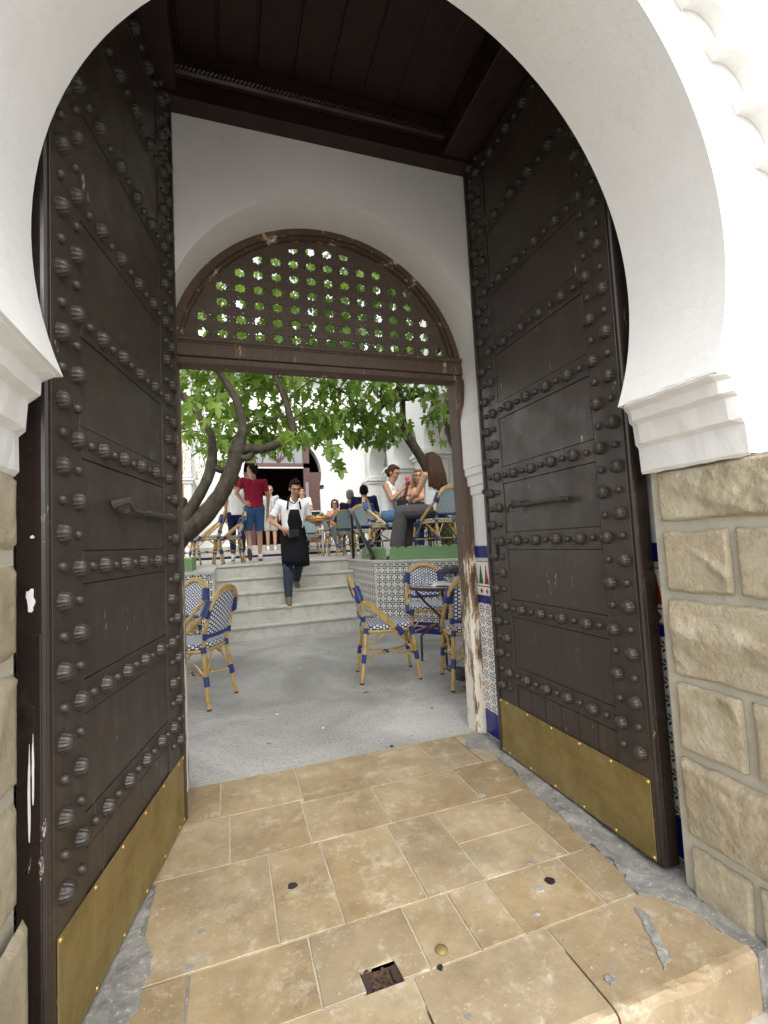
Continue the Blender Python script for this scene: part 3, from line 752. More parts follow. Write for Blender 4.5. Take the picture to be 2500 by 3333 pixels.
# ------------------------------------------------------------------ studded doors
ROWZ = [3.16,2.82,2.478,2.144,1.805,1.464,1.124,.783,.444]
COLS = [0,.1455,.292,.4375,.586,.732]
big_me = small_me = None
def stud_meshes():
    b = MB().lathe([(.0248,0),(.0248,.003),(.0240,.005),(.0230,.010),(.0206,.018),(.0158,.0245),(.0092,.0280),(.004,.0292),(0,.0292)], (0,0,0), 48, 0, 'z', 14, .055)
    s_ = MB().lathe([(.0138,0),(.0138,.004),(.0122,.010),(.0078,.015),(.003,.0165),(0,.0165)], (0,0,0), 12)
    return b.mesh('stud', 'stud'), s_.mesh('small_stud', 'stud')
big_me, small_me = stud_meshes()
def make_door(hx, hy, ang, side, label):
    # local frame: +x along the leaf away from the hinge, +y = visible face (y=0 plane of the stud bases)
    r = empty('studded_door', label, 'door', (hx,hy,0), ang)
    sg = 1 if side == 'R' else -1       # visible face points to local +y for the right leaf, -y for the left
    def Y(v): return v*sg
    def bx(x0,y0,z0,x1,y1,z1,bev=0): return MB().box(x0,min(Y(y0),Y(y1)),z0,x1,max(Y(y0),Y(y1)),z1,0,bev)
    bx(-.118,-.058,.012,.862,-.012,3.255).build('leaf_core', 'door', r)
    bx(-.118,-.012,.012,.030,0,3.255,.0025).build('stile', 'door', r); bx(.682,-.012,.012,.862,0,3.255,.0025).build('stile', 'door', r)
    MB().box(.845,min(Y(-.02),Y(.012)),.012,.866,max(Y(-.02),Y(.012)),3.25,0,.004).build('astragal', 'door', r)
    for z in ROWZ: bx(.0312,-.012,z-.043,.6808,-.0008,z+.043,.001).build('rail', 'door', r)
    zz = [3.25]+[z for z in ROWZ]
    for i in range(len(zz)-1):
        z1 = zz[i]-(.043 if i else 0)-.004; z0 = zz[i+1]+.047
        if z1-z0 < .02: continue
        bx(.034,-.012,z0-.0015,.678,-.0035,z1+.0015,.001).build('panel', 'door', r)
    for k in range(6): bx(.033+k*.108,-.012,.015,.033+k*.108+.104,-.004,.397,.0025).build('bottom_board', 'door', r)
    # rounded hinge post
    prof = [(-.1185,0),(-.127,-.0015),(-.133,-.006),(-.136,-.013),(-.137,-.022),(-.137,-.066),(-.1185,-.066)]
    MB().prism([(a, Y(b)) for a, b in prof], .008, 3.26).build('hinge_post', 'doorpost', r)
    bx(-.1395,-.0655,.01,-.131,-.014,.98,.0015).build('post_patch', 'doorpost', r)
    rot = (rad(-90) if sg > 0 else rad(90), 0, 0)
    def st(x, z, big, y=0):
        if z < .30: return
        link('stud' if big else 'small_stud', big_me if big else small_me, r, (x+R_.uniform(-.002,.002), Y(y), z+R_.uniform(-.003,.003)), (rot[0], 0, R_.uniform(0,.4) if False else 0))
    for z in ROWZ:
        for i, c in enumerate(COLS):
            st(c, z, True)
            if i < 5: st((c+COLS[i+1])/2, z, False)
    z = ROWZ[0]+.085
    k = -1
    while z > .30:
        kk = k % 4
        b0 = kk in (0, 2)
        if kk != 0: st(0, z, b0)
        st(-.075, z, not b0)
        if kk != 0: st(.732, z, b0)
        st(.802, z, not b0)
        z -= .0847; k += 1
    # brass kick plate
    kp = bx(-.108,.0005,.014,.846,.004,.286,.001).build('kick_plate', 'brass', r)
    rv = MB().lathe([(.0075,0),(.0055,.003),(0,.0042)], (0,0,0), 8).mesh('rivet', 'rivet')
    for x in (-.098,.07,.24,.42,.60,.78,.838):
        for zz_ in (.276,.024): link('rivet', rv, kp, (x, Y(.004), zz_), rot)
    # bolt handle
    h = MB(); z = 1.292
    h.tube([(.17,Y(.032),z),(.30,Y(.034),z),(.42,Y(.034),z+.002),(.56,Y(.036),z+.006)], [.010,.008,.009,.010], 8)
    for i in range(9): h.lathe([(.008,-.007),(.0125,0),(.008,.007)], (.42+i*.017, Y(.034), z+.002), 8, 0, 'x')
    h.tube([(.545,Y(.002),z+.012),(.552,Y(.045),z+.022),(.575,Y(.050),z+.002),(.59,Y(.046),z-.026)], [.014,.012,.010,.005], 8)
    h.tube([(.205,Y(.002),z),(.205,Y(.036),z)], .013, 8)
    if side == 'L':
        h = MB(); h.tube([(.21,Y(.002),z+.015),(.215,Y(.05),z+.030),(.235,Y(.055),z)], [.016,.013,.007], 8)
        h.tube([(.225,Y(.036),z),(.42,Y(.034),z-.002),(.70,Y(.032),z)], [.010,.008,.009], 8)
        for i in range(10): h.lathe([(.008,-.008),(.013,0),(.008,.008)], (.48+i*.02, Y(.033), z), 8, 0, 'x')
        h.tube([(.50,Y(.001),z+.01),(.50,Y(.036),z)], .013, 8)
    h.build('bolt', 'stud', r)
    if side == 'L':
        for z0, y0, w, h in ((1.03,-.034,.010,.06),(.60,-.030,.0022,.15),(.52,-.038,.0026,.20),(1.20,-.03,.004,.008)):
            pts = []
            for k in range(18):
                a = 2*PI*k/18; pts.append((Y(y0+w*math.cos(a)*R_.uniform(.6,1.2)), z0+h*(.5+.5*math.sin(a))*R_.uniform(.85,1.1)))
            MB().prism(pts, -.1412, -.1396, 'x').build('white_mark', 'white', r)  # white paint splash and fleck, plus two long thin white streaks
    if side == 'R':
        l = bx(.772,0,1.06,.822,.014,1.135,.004).build('lock_plate', 'stud', r)
        MB().lathe([(.014,0),(.014,.006),(.009,.008),(.006,.008),(.006,.002),(0,.002)], (0,0,0), 12).build('keyhole_rosette', 'iron', r, loc=(.855,Y(.012),1.40), rot=rot)
    return r
make_door(1.365,1.426,rad(89.62),'R','right leaf of the open dark brown door, beside the tiled strip and stone pier')
make_door(-.371,1.433,rad(78.61),'L','left leaf of the open dark brown door, with white paint splash on its glossy post')
# ------------------------------------------------------------------ timber frame with lattice fanlight
fr = empty('door_frame', 'weathered brown timber doorframe with arched star lattice fanlight', 'door frame')
LZ0, LZ1 = 2.125, 2.255
FY0, FY1 = 2.545, 2.665
fc, fR = (.583,2.118), .842
def post(x0, x1):
    q = MB(); n = 40; zs = [-.002+(LZ0+.002)*i/n for i in range(n+1)]
    prof = [(x0,FY0+.012),(x0+.010,FY0),(x0+.030,FY0),(x0+.034,FY0-.008),(x1-.02,FY0-.008),(x1,FY0),(x1,FY1),(x0,FY1)]
    vs = []; p = len(prof)
    for z in zs:
        for (a, b) in prof: vs.append((a+R_.uniform(-.0012,.0012), b+R_.uniform(-.0012,.0012), z))
    fs = [(i*p+j, i*p+(j+1) % p, (i+1)*p+(j+1) % p, (i+1)*p+j) for i in range(n) for j in range(p)]+[tuple(range(p))[::-1], tuple(n*p+j for j in range(p))]
    q.add(vs, fs).build('post', 'oldwood', fr)
post(1.372,1.448); post(-.285,-.21)
lt = MB(); lt.box(-.275,FY0-.004,LZ0+.035,1.437,FY1,LZ1-.022,0,.004); lt.box(-.272,FY0+.012,LZ0,1.434,FY1-.003,LZ0+.034,0,.004); lt.box(-.275,FY0-.022,LZ1-.021,1.437,FY1,LZ1,0,.006)
lt.box(-.27,FY0-.012,LZ0+.10,1.43,FY0-.0045,LZ0+.108,0,.002)
lt.build('lintel', 'oldwood', fr)
def ringseg(R0, R1, y0, y1, n=60, a0=None):
    zz = LZ1-.001
    vs = []; fs = []
    A0 = math.asin((zz-fc[1])/R1)
    for i in range(n+1):
        a = A0+(PI-2*A0)*i/n
        for R in (R0, R1):
            x = fc[0]+R*math.cos(a); z = max(zz, fc[1]+R*math.sin(a))
            jit = R_.uniform(-.002,.002)
            for y in (y0, y1): vs.append((x+jit, y, z+jit))
    for i in range(n):
        b = i*4
        fs += [(b,b+4,b+5,b+1),(b+2,b+3,b+7,b+6),(b,b+2,b+6,b+4),(b+1,b+5,b+7,b+3)]
    fs += [(0,1,3,2),(n*4,n*4+2,n*4+3,n*4+1)]
    return MB().add(vs, fs)
ringseg(.800, .846, FY0+.0, FY1).build('arch_rail', 'oldarch', fr)
ringseg(.784, .801, FY0+.02, FY1-.01).build('arch_bead', 'oldarch', fr)
def lattice():
    # board pierced by eight-pointed stars and small slots
    bm = bmesh.new(); px = .0985; r_o, r_i = .0338, .0248; t0, t1 = 2.590, 2.603
    Rl = .792; edges = []
    def loop(pts):
        v = [bm.verts.new((x, 0, z)) for x, z in pts]
        for i in range(len(v)): edges.append(bm.edges.new((v[i], v[(i+1) % len(v)])))
    A0 = math.asin((LZ1-fc[1])/Rl)
    loop([(fc[0]+Rl*math.cos(A0+(PI-2*A0)*i/64), fc[1]+Rl*math.sin(A0+(PI-2*A0)*i/64)) for i in range(65)])
    for i in range(-8, 9):
        for j in range(0, 9):
            x = fc[0]+i*px+.02; z = LZ1+.055+j*px*.90
            if math.hypot(x-fc[0], z-fc[1]) < Rl-.042:
                loop([(x+(r_o if k % 2 == 0 else r_i)*math.cos(PI*k/8), z+(r_o if k % 2 == 0 else r_i)*math.sin(PI*k/8)*.92) for k in range(16)])
                if i < 8:
                    for dx, dz in ((px/2-.012,-.012),(px/2+.012,-.012),(px/2-.012,.012),(px/2+.012,.012),(-.012,px*.4),(.012,px*.4)):
                        a, b = x+dx, z+dz
                        if math.hypot(a-fc[0], b-fc[1]) < Rl-.02 and b > LZ1+.02: loop([(a-.0035,b-.004),(a+.0035,b-.004),(a+.0035,b+.004),(a-.0035,b+.004)])
    bmesh.ops.triangle_fill(bm, use_beauty=True, use_dissolve=False, edges=edges)
    me = bpy.data.meshes.new('lattice')
    # remove faces filled inside the stars: keep faces whose centre is solid
    kill = []
    for f in bm.faces:
        c = f.calc_center_median(); hole = False
        i = round((c.x-fc[0]-.02)/px); j = round((c.z-LZ1-.055)/(px*.90))
        x = fc[0]+i*px+.02; z = LZ1+.055+j*px*.90
        if 0 <= j <= 8 and math.hypot(x-fc[0], z-fc[1]) < Rl-.042:
            a = math.atan2((c.z-z)/.92, c.x-x); rr_ = math.hypot((c.z-z)/.92, c.x-x)
            k = (a % (PI/4))/(PI/4); lim = r_o*r_i*math.sin(PI/8)
            kk = min(k, 1-k)*PI/4
            den = r_i*math.sin(PI/8-kk)+r_o*math.sin(kk)
            if rr_ < lim/den*.995: hole = True
        if hole: kill.append(f)
    bmesh.ops.delete(bm, geom=kill, context='FACES_ONLY')
    ext = bmesh.ops.extrude_face_region(bm, geom=bm.faces[:])
    for v in ext['geom']:
        if isinstance(v, bmesh.types.BMVert): v.co.y = t1-t0
    for v in bm.verts: v.co.y += t0
    bmesh.ops.recalc_face_normals(bm, faces=bm.faces)
    bm.to_mesh(me); bm.free(); me.materials.append(MT['lattice'])
    return link('lattice', me, fr)
lattice()

# ------------------------------------------------------------------ courtyard: steps, terrace, planters
ZT = .93
st = bpy.data.objects.new('courtyard_steps', None); COL.objects.link(st); struct(st)
SX0, SX1, SY, TR, RI = -.15, 1.905, 6.27, .287, .186
for i in range(5):
    y = SY+i*TR; z = i*RI
    MB().box(SX0,y,max(0,z-.01),SX1,y+.05,z+RI-.036).build('riser', 'marble', st)
    if i < 4:
        MB().box(SX0,y-.022,z+RI-.035,SX1,y+TR+.03,z+RI,0,.006).build('tread', 'marble', st)
    else: MB().box(SX0,y-.022,z+RI-.035,SX1,y+.30,z+RI,0,.006).build('tread', 'marble', st)
MB().box(SX0,SY+.06,-.01,SX1,SY+4*TR+.02,.10).build('step_core', 'concrete', st)
ter = bpy.data.objects.new('terrace_floor', None); COL.objects.link(ter); struct(ter)
MB().box(-9,7.72,-.05,12,14.2,ZT-.008).build('terrace_bed', 'tilegrout', ter)
me = {}
for i in range(-7, 12):
    for j in range(9):
        x0 = SX0+i*.6; y0 = 7.722+j*.6
        k = 'm'
        if k not in me: me[k] = MB().box(0,0,-.03,.597,.597,0).mesh('slab', 'marble')
        link('slab', me[k], ter, (x0,y0,ZT-.001))
MB().box(-5,12.62,.93,4.2,14.2,1.08,0,.006).build('back_step', 'marble', ter); MB().box(-5,12.95,1.081,4.2,14.2,1.24,0,.006).build('back_step', 'marble', ter)
MB().box(-5,12.612,.932,4.2,12.6195,.99).build('blue_tile_band', 'dkblue', ter)
# right planter wall, local x runs along the angled front
def planter_tiles(root, x0, x1, zt, zb, y, face=-1, wide=.184):
    n = int(round((x1-x0)/wide)); w = (x1-x0)/n; nz = int(round((zt-zb)/wide)); hz = (zt-zb)/nz
    me = MB().box(0,-.008,0,w-.002,0,hz-.002,0,.001).mesh('tile', 'fl_far'); mb_ = MB().box(0,-.010,0,w-.003,0,zb-.006,0,.001).mesh('base_tile', 'cobalt')
    for i in range(n):
        for j in range(nz): link('tile', me, root, (x0+i*w, y, zb+j*hz))
        link('base_tile', mb_, root, (x0+i*w, y, .003))
RA = math.atan2(5.0-5.98, 2.68-1.85)
rp = empty('planter_wall', 'right planter wall clad in black and white flower tiles with marble coping', 'planter', (1.86,5.96,0), RA)
dvec = Vector((math.cos(RA), math.sin(RA), 0)); nvec = Vector((-math.sin(RA), math.cos(RA), 0))
planter_tiles(rp, 0, 1.84, .878, .145, 0)
MB().box(0,.002,0,1.86,.09,.878).build('wall_core', 'tilegrout', rp)
MB().box(-.02,-.02,.879,1.88,.16,.912,0,.006).build('coping', 'marble', rp)
rs = empty('planter_side_wall', 'tile clad side wall of the right planter running up beside the steps', 'planter', (1.862,7.72,0), rad(-90))
planter_tiles(rs, 0, 1.70, .878, .145, 0); MB().box(0,.002,0,1.74,.09,.878).build('wall_core', 'tilegrout', rs); MB().box(0,-.02,.8795,1.74,.16,.9125,0,.006).build('coping', 'marble', rs)
sr = MB(); sr.prism([(1.96,5.95),(3.2,4.42),(8,4.42),(8,7.72),(1.96,7.72)], .0, .875); struct(sr.build('terrace_platform', 'marble'))
struct(MB().prism([(1.98,5.98),(3.2,4.5),(8,4.5),(8,7.7),(2.2,7.7)], .878, .906).build('planter_soil', 'soil'))
def scallops(root, L, name, z0, zh, y, th=.022, pitch=.125, x0=0, lip=True):
    pts = [(x0,z0),(x0+L,z0)]
    n = max(1, int(round(L/pitch))); w = L/n
    for i in range(n-1, -1, -1):
        for k in range(9):
            a = PI*k/8; pts.append((x0+i*w+w/2+w/2*.96*math.cos(a), z0+zh-.045+.045*math.sin(a)))
    MB().prism(pts, y, y+th, 'y').build(name, 'green', root)
    if lip: MB().box(x0-.004,y-.012,z0,x0+L+.004,y-.0005,z0+.045,0,.002).build('skirting_strip', 'green', root)
ge = empty('scalloped_edging', 'long green scalloped wooden edging on the right planter', 'edging', (1.86+dvec.x*.16+nvec.x*.10,5.96+dvec.y*.16+nvec.y*.10,0), RA)
scallops(ge, 1.7, 'board', .913, .172, 0)
g2 = empty('scalloped_edging', 'short green scalloped edging turning the corner beside the handrail', 'edging', (2.0,7.1,0), rad(-90))
scallops(g2, 1.10, 'board', .914, .172, 0, .022, .07)
# left planter
lp = empty('planter_wall', 'left planter wall clad in black and white flower tiles below a green box edging', 'planter', (-1.6,6.03,0), 0)
planter_tiles(lp, 0, 1.43, .878, .145, 0); MB().box(0,.002,0,1.435,.10,.878).build('wall_core', 'tilegrout', lp)
MB().prism([(-.02,-.02),(1.455,-.02),(1.455,1.66),(-.02,1.66)], .879, .914).build('coping', 'marble', lp)
MB().box(1.436,.0,0,1.452,1.66,.878).build('side_slab', 'marble', lp)
gl = empty('scalloped_edging', 'green scalloped box edging at the foot of the big fig trunk', 'edging', (-.40,6.16,0), 0)
MB().prism([(-.9,.915),(0,.915),(0,1.03),(-.02,1.06),(-.06,1.08),(-.12,1.085),(-.9,1.085)], 0, .022, 'y').build('front_board', 'green', gl)
q = empty('tmp', 'x', 'x'); bpy.data.objects.remove(q)
sb = MB(); n = 11; L = .82; w = L/n; pts = [(.024,.915),(.024+L,.915)]
for i in range(n-1, -1, -1):
    for k in range(9):
        a = PI*k/8; pts.append((.024+i*w+w/2+w/2*.96*math.cos(a), 1.055+.035*math.sin(a)))
sb.prism(pts, -.022, 0, 'x').build('side_board', 'green', gl)
for i in range(5):
    m_ = MB(); m_.ell((0,0,0), (R_.uniform(.06,.09),R_.uniform(.05,.08),.05), None, 8, 6); o = m_.build('pale_stone', 'pebble'); o.location = (-.50-i*.13,6.42+R_.uniform(-.05,.05),1.05)
    tag(o, 'pale rounded stone lying behind the green box edging', 'stone', 'pale stones in the left planter')
struct(MB().box(-1.55,6.19,.9145,-.43,7.0,1.02).build('planter_soil', 'soil'))
# handrail
hr = empty('handrail', 'black metal handrail sloping down beside the steps to a curled end', 'handrail')
MB().box(1.925,7.42,.80,1.965,7.46,1.66,0,.004).build('post', 'black', hr)
MB().tube([(1.945,7.66,1.70),(1.945,7.50,1.715),(1.945,7.3,1.62),(1.94,6.75,1.22),(1.935,6.42,1.02),(1.935,6.34,.955),(1.935,6.34,.90),(1.935,6.38,.875)], [.024,.026,.028,.028,.030,.032,.034,.028], 10).build('rail', 'black', hr)
MB().box(1.925,6.40,.80,1.955,6.44,1.03,0,.004).build('lower_post', 'black', hr)

# ------------------------------------------------------------------ buildings round the courtyard
bb = empty('courtyard_building', 'white rear building with dark arched doorway and green tiled eaves', 'building')
BY = 13.55
dx0, dx1 = .62, 2.62; dz = 2.75
def harc(cx, cz, r, a0=-18, n=24): return [(cx+r*math.cos(rad(a0)+(PI-2*rad(a0))*i/n), cz+r*math.sin(rad(a0)+(PI-2*rad(a0))*i/n)) for i in range(n+1)]
ha = harc(1.60, 3.25, 1.10)
poly = [(9,.9),(9,6.0),(-7,6.0),(-7,.9),(.56,.9),(.56,2.78),(.44,2.80),(.44,2.92)]+ha[::-1]+[(2.76,2.92),(2.76,2.80),(2.64,2.78),(2.64,.9)]
MB().prism(poly, BY, BY+.4, 'y').build('wall', 'plaster', bb)
for x in (3.1,-.1): MB().box(x-.05,BY-.06,2.4,x+.05,BY-.001,2.9,0,.01).build('wall_lamp', 'white', bb)
MB().box(-7,BY-.35,6.0,9,BY+.4,6.14).build('cornice', 'plaster', bb)
ev = MB()
for i in range(100):
    x = -6.8+i*.157; ev.lathe([(.062,0),(.062,.55)], (x,BY-.42,6.2), 8, 0, 'y')
ev.build('roof_tiles', 'tilegreen', bb)['kind'] = 'stuff'
MB().box(-7,BY-.1,6.14,9,BY+.4,7.6).build('attic', 'plaster', bb)
dr = MB(); dr.box(.60,BY+.05,1.2,.78,BY+.16,4.3); dr.box(2.18,BY+.05,1.2,2.36,BY+.16,4.3); dr.box(.60,BY+.05,3.42,2.36,BY+.15,3.56)
dr.box(2.361,BY+.10,1.2,2.70,BY+.15,3.3); dr.box(.40,BY+.10,1.2,.599,BY+.15,3.3); dr.build('door_frame', 'maroon', bb)
wn_ = MB()
wn_.box(.785,BY+.09,3.565,2.175,BY+.10,4.4); wn_.build('fanlight_pane', 'pane', bb)
gb = MB()
for i in range(-3, 4): gb.tube([(1.48,BY+.08,3.57),(1.48+i*.28,BY+.08,4.35)], .016, 5)
gb.tube([(1.48+.45*math.cos(PI*i/12),BY+.08,3.57+.45*math.sin(PI*i/12)) for i in range(13)], .016, 5)
gb.build('glazing_bars', 'maroon', bb)
for z0, z1 in ((1.30,2.05),(2.12,3.0)): MB().box(2.23,BY+.045,z0,2.31,BY+.0495,z1).build('pane', 'pane', bb)
MB().lathe([(.075,0),(.075,.006)], (2.27,BY+.036,2.21), 20, 0, 'y').build('round_sign', 'white', bb)
dg = MB(); dg.ell((2.275,BY+.0345,2.21), (.032,.002,.014)); dg.ell((2.248,BY+.0345,2.225), (.014,.002,.012)); dg.box(2.255,BY+.033,2.185,2.263,BY+.0355,2.205); dg.box(2.288,BY+.033,2.185,2.296,BY+.0355,2.205); dg.tube([(2.21,BY+.034,2.25),(2.33,BY+.034,2.17)], .004, 5)
dg.build('dog_pictogram', 'black', bb)
aw = [(.79,3.43),(2.17,3.43)]
for i in range(46, -1, -1): aw.append((.79+i*.03, 3.385 if i % 2 else 3.41))
MB().prism(aw, BY-.05, BY-.03, 'y').build('awning_valance', 'awn', bb)
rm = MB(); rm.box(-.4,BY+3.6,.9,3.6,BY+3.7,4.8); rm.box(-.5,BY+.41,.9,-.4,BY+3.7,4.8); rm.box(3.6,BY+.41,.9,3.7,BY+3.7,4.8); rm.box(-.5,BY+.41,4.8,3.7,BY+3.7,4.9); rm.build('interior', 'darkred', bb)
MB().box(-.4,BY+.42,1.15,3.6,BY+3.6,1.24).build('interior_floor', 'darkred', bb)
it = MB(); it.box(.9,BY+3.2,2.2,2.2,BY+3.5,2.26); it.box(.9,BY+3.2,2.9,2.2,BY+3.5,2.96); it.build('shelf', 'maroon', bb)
# left wing
lw = empty('left_wing', 'pale pilaster wing with orange wooden shutter at the far left', 'building')
MB().box(-7,12.3,.9,-1.02,BY-.01,6).build('wall', 'plaster', lw)
MB().box(-1.28,12.20,.95,-.945,12.299,4.4,0,.01).build('orange_shutter', 'orange', lw)
MB().box(-.94,12.2,.9,-.76,BY-.005,6,0,.01).build('pilaster', 'plaster', lw)
for z, e in ((2.80,.03),(2.87,.06),(2.95,.03)): MB().box(-.94-e,12.2-e,z,-.76+e,BY-.005,z+.06,0,.008).build('capital', 'plaster', lw)
# right arcade
ac = empty('arcade', 'white arcade on the right with shaded gallery behind its pillars', 'building')
def pillar(y0, y1, x0, x1):
    MB().box(x0,y0,.9,x1,y1,3.02).build('pillar', 'plaster', ac)
    for z, e in ((2.86,.05),(2.93,.09),(3.0,.05)): MB().box(x0-e,y0-e,z,x1+e,y1+e,z+.066,0,.01).build('capital', 'plaster', ac)
px = 3.98
pys = [(7.0,7.5),(8.95,9.5),(10.85,11.5),(13.0,13.54)]
for a, b in pys: pillar(a, b, px, px+.52)
for (a, b), (c, d) in zip(pys, pys[1:]):
    ar = harc((b+c)/2, 3.15, (c-b)/2+.10, -10, 20)
    poly = [(a if a == 7.0 else (a+b)/2, 3.07)]
    pts = [((a+b)/2,3.067),((a+b)/2,6),((c+d)/2,6),((c+d)/2,3.067)]+[(u, max(3.067, v)) for u, v in ar]
    MB().prism(pts, px+.03, px+.49, 'x').build('arch', 'plaster', ac)
MB().box(px+2.1,4,.9,px+2.2,BY,5).build('gallery_wall', 'plaster', ac); MB().box(px+.03,4,4.75,px+2.3,BY,4.9).build('gallery_ceiling', 'plaster', ac); MB().box(px-.0,4,.5,px+2.3,BY,.945).build('gallery_floor', 'marble', ac)
MB().box(px+.05,4,4.9,px+2.3,BY,6.5).build('upper_wall', 'plaster', ac)

# ------------------------------------------------------------------ rattan chairs (local +x is the front)
def hoop(xb, w, z0, zc, ztop, lean, n=14):
    # arch in a leaning plane: returns points from left shoulder over the top to the right shoulder
    return [(xb-lean*((zc+(ztop-zc)*math.sin(PI*i/n))-z0), w*math.cos(PI*i/n), zc+(ztop-zc)*math.sin(PI*i/n)) for i in range(n+1)]
def make_chair(label, weave='weave'):
    r = empty('rattan_chair', label, 'chair')
    def leg(a, b): 
        o = MB().tube([a, ((a[0]+b[0])/2+.004,(a[1]+b[1])/2,(a[2]+b[2])/2), b], [.0155,.0155,.016], 9).build('leg', 'bamboo', r)
        d = (Vector(a)-Vector(b)).normalized(); MB().tube([Vector(a)-d*.012, Vector(a)+d*.001], .0165, 9).build('tip', 'tip', o)
    FL = [((.245,s*.205,.0),(.195,s*.18,.43)) for s in (1,-1)]; RL_ = [((-.245,s*.205,0),(-.185,s*.165,.45)) for s in (1,-1)]
    for a, b in FL+RL_: leg(a, b)
    # seat
    sp_ = []
    for i in range(32):
        a = 2*PI*i/32; c, s_ = math.cos(a), math.sin(a); e = .55
        sp_.append((.21*math.copysign(abs(c)**e, c)+.005, .205*math.copysign(abs(s_)**e, s_)))
    q = MB(); n = 32; vs = []
    for (k, z) in ((.97,.427),(1.0,.436),(1.0,.456),(.96,.466),(.6,.464),(.2,.462)): vs += [(x*k, y*k, z) for x, y in sp_]
    fs = [(i*n+j, i*n+(j+1) % n, (i+1)*n+(j+1) % n, (i+1)*n+j) for i in range(5) for j in range(n)]+[tuple(range(n))[::-1], tuple(5*n+j for j in range(n))]
    q.add(vs, fs, True).build('seat', weave, r)
    MB().tube([(x*.98, y*.98, .415) for x, y in sp_], .014, 8, closed=True).build('seat_ring', 'bamboo', r)
    # inner back frame with woven panel
    h = hoop(-.185, .185, .45, .70, .862, .26)
    fr_ = [(-.185,.165,.45),(-.21,.178,.55)]+h+[(-.21,-.178,.55),(-.185,-.165,.45)]
    MB().tube(fr_, .0145, 8).build('back_frame', 'bamboo', r)
    q = MB(); rows = []
    for i in range(15):
        z = .525+(.845-.525)*i/14
        w = .176 if z < .70 else .176*math.sqrt(max(0, 1-((z-.70)/.158)**2))
        rows.append((z, max(w, .012)))
    vs = []; 
    for z, w in rows:
        for k in range(9):
            y = -w+2*w*k/8; vs.append((-.185-.26*(z-.45)-.018*(1-(y/.18)**2), y, z))
    fs = [(i*9+k, i*9+k+1, (i+1)*9+k+1, (i+1)*9+k) for i in range(14) for k in range(8)]
    o0 = q.add(vs, fs, True); o0.add([(x+.010, y, z) for x, y, z in vs], [f[::-1] for f in fs], True)
    q.build('backrest', weave, r)
    MB().tube([(-.205,.172,.518),(-.222,0,.518),(-.205,-.172,.518)], .0165, 8).build('back_rail', 'wrap', r)
    # outer double hoop sweeping down to the seat sides
    for d in (0, 1):
        off = .026*d
        h = hoop(-.20-off*.2, .205, .45, .715-off*.2, .882-off, .24)
        pts = [(.075+off*1.1,.216,.400+off*.35),(-.02+off*.8,.219,.50+off*.1),(-.14+off*.6,.215,.615)]+h+[(-.14+off*.6,-.215,.615),(-.02+off*.8,-.219,.50+off*.1),(.075+off*1.1,-.216,.400+off*.35)]
        sm = []
        for i in range(len(pts)-1):
            a, b = Vector(pts[i]), Vector(pts[i+1]); sm += [a, (a+b)/2]
        sm.append(Vector(pts[-1]))
        for _ in range(2): sm = [sm[0]]+[(sm[i-1]+sm[i]*2+sm[i+1])/4 for i in range(1, len(sm)-1)]+[sm[-1]]
        MB().tube(sm, .0145, 8).build('outer_hoop', 'bamboo', r)
    # stretchers and braces
    q = MB()
    fm = [(.224,s*.193,.20) for s in (1,-1)]; rm_ = [(-.218,s*.186,.20) for s in (1,-1)]
    MB().tube([fm[0],(0,.0,.205),rm_[1]], .009, 6).build('stretcher', 'bamboo', r); MB().tube([fm[1],(0,0,.215),rm_[0]], .009, 6).build('stretcher', 'bamboo', r)
    for sg in (1, -1):
        for pts in ([(.218,sg*.19,.225),(.15,sg*.197,.30),(.04,sg*.205,.405)], [(-.212,sg*.182,.225),(-.14,sg*.195,.32),(-.02,sg*.205,.405)], [(-.214,sg*.180,.225),(-.20,sg*.11,.32),(-.195,sg*.05,.41)], [(.222,sg*.185,.225),(.21,sg*.11,.32),(.205,sg*.05,.41)]):
            MB().tube(pts, .0075, 6).build('brace', 'bamboo', r)
    # blue bindings, ridged
    q = MB()
    def wrap(a, b, ra, k=7, flat=1.0):
        a, b = Vector(a), Vector(b); pts = [a+(b-a)*i/(2*k) for i in range(2*k+1)]
        MB().tube(pts, [ra+(.0012 if i % 2 else 0) for i in range(2*k+1)], 9).build('binding', 'wrap', r)
    for s in (1, -1):
        wrap((.212,s*.188,.285),(.196,s*.18,.43), .020) if False else wrap((.205,s*.184,.37),(.196,s*.181,.432), .022, 5)
        wrap((.229,s*.196,.165),(.219,s*.191,.235), .0195, 5); wrap((-.224,s*.190,.165),(-.211,s*.182,.235), .0195, 5)
        wrap((-.193,s*.170,.40),(-.186,s*.166,.445), .0185, 4)
        wrap((.115,s*.214,.388),(.058,s*.218,.450), .026, 5)
        wrap((-.205,s*.175,.50),(-.211,s*.178,.545), .0185, 4)
        wrap((-.228,s*.213,.67),(-.262,s*.178,.785), .034, 9); wrap((-.232,s*.184,.66),(-.252,s*.185,.715), .021, 5)
    wrap((-.02,.012,.208),(.02,-.012,.208), .015, 4)
    return r
GC = 'blue and white rattan cafe chairs'
ch = make_chair('rattan chair with blue wrapped joints turned sideways, right of the steps', 'weave')
ch['group'] = GC; ch.location = (1.295,3.965,0); ch.rotation_euler = (0,0,rad(-10))
dup(ch, (1.85,3.47,0), rad(74), 'rattan chair seen from behind, partly hidden by the white-chipped doorpost', GC)
dup(ch, (2.06,4.80,0), rad(-108), 'rattan chair facing the viewer between round table and tiled planter', GC)
dup(ch, (-.27,4.02,0), rad(152), 'rattan chair in front on the left, its back towards the steps', GC)
dup(ch, (-.52,4.95,0), rad(222), 'rattan chair half hidden behind the left door leaf', GC)
ct = make_chair('rattan chair with teal weave nearest the fig trunk, back turned to the right', 'weave2')
GT = 'teal and white rattan chairs on the terrace'
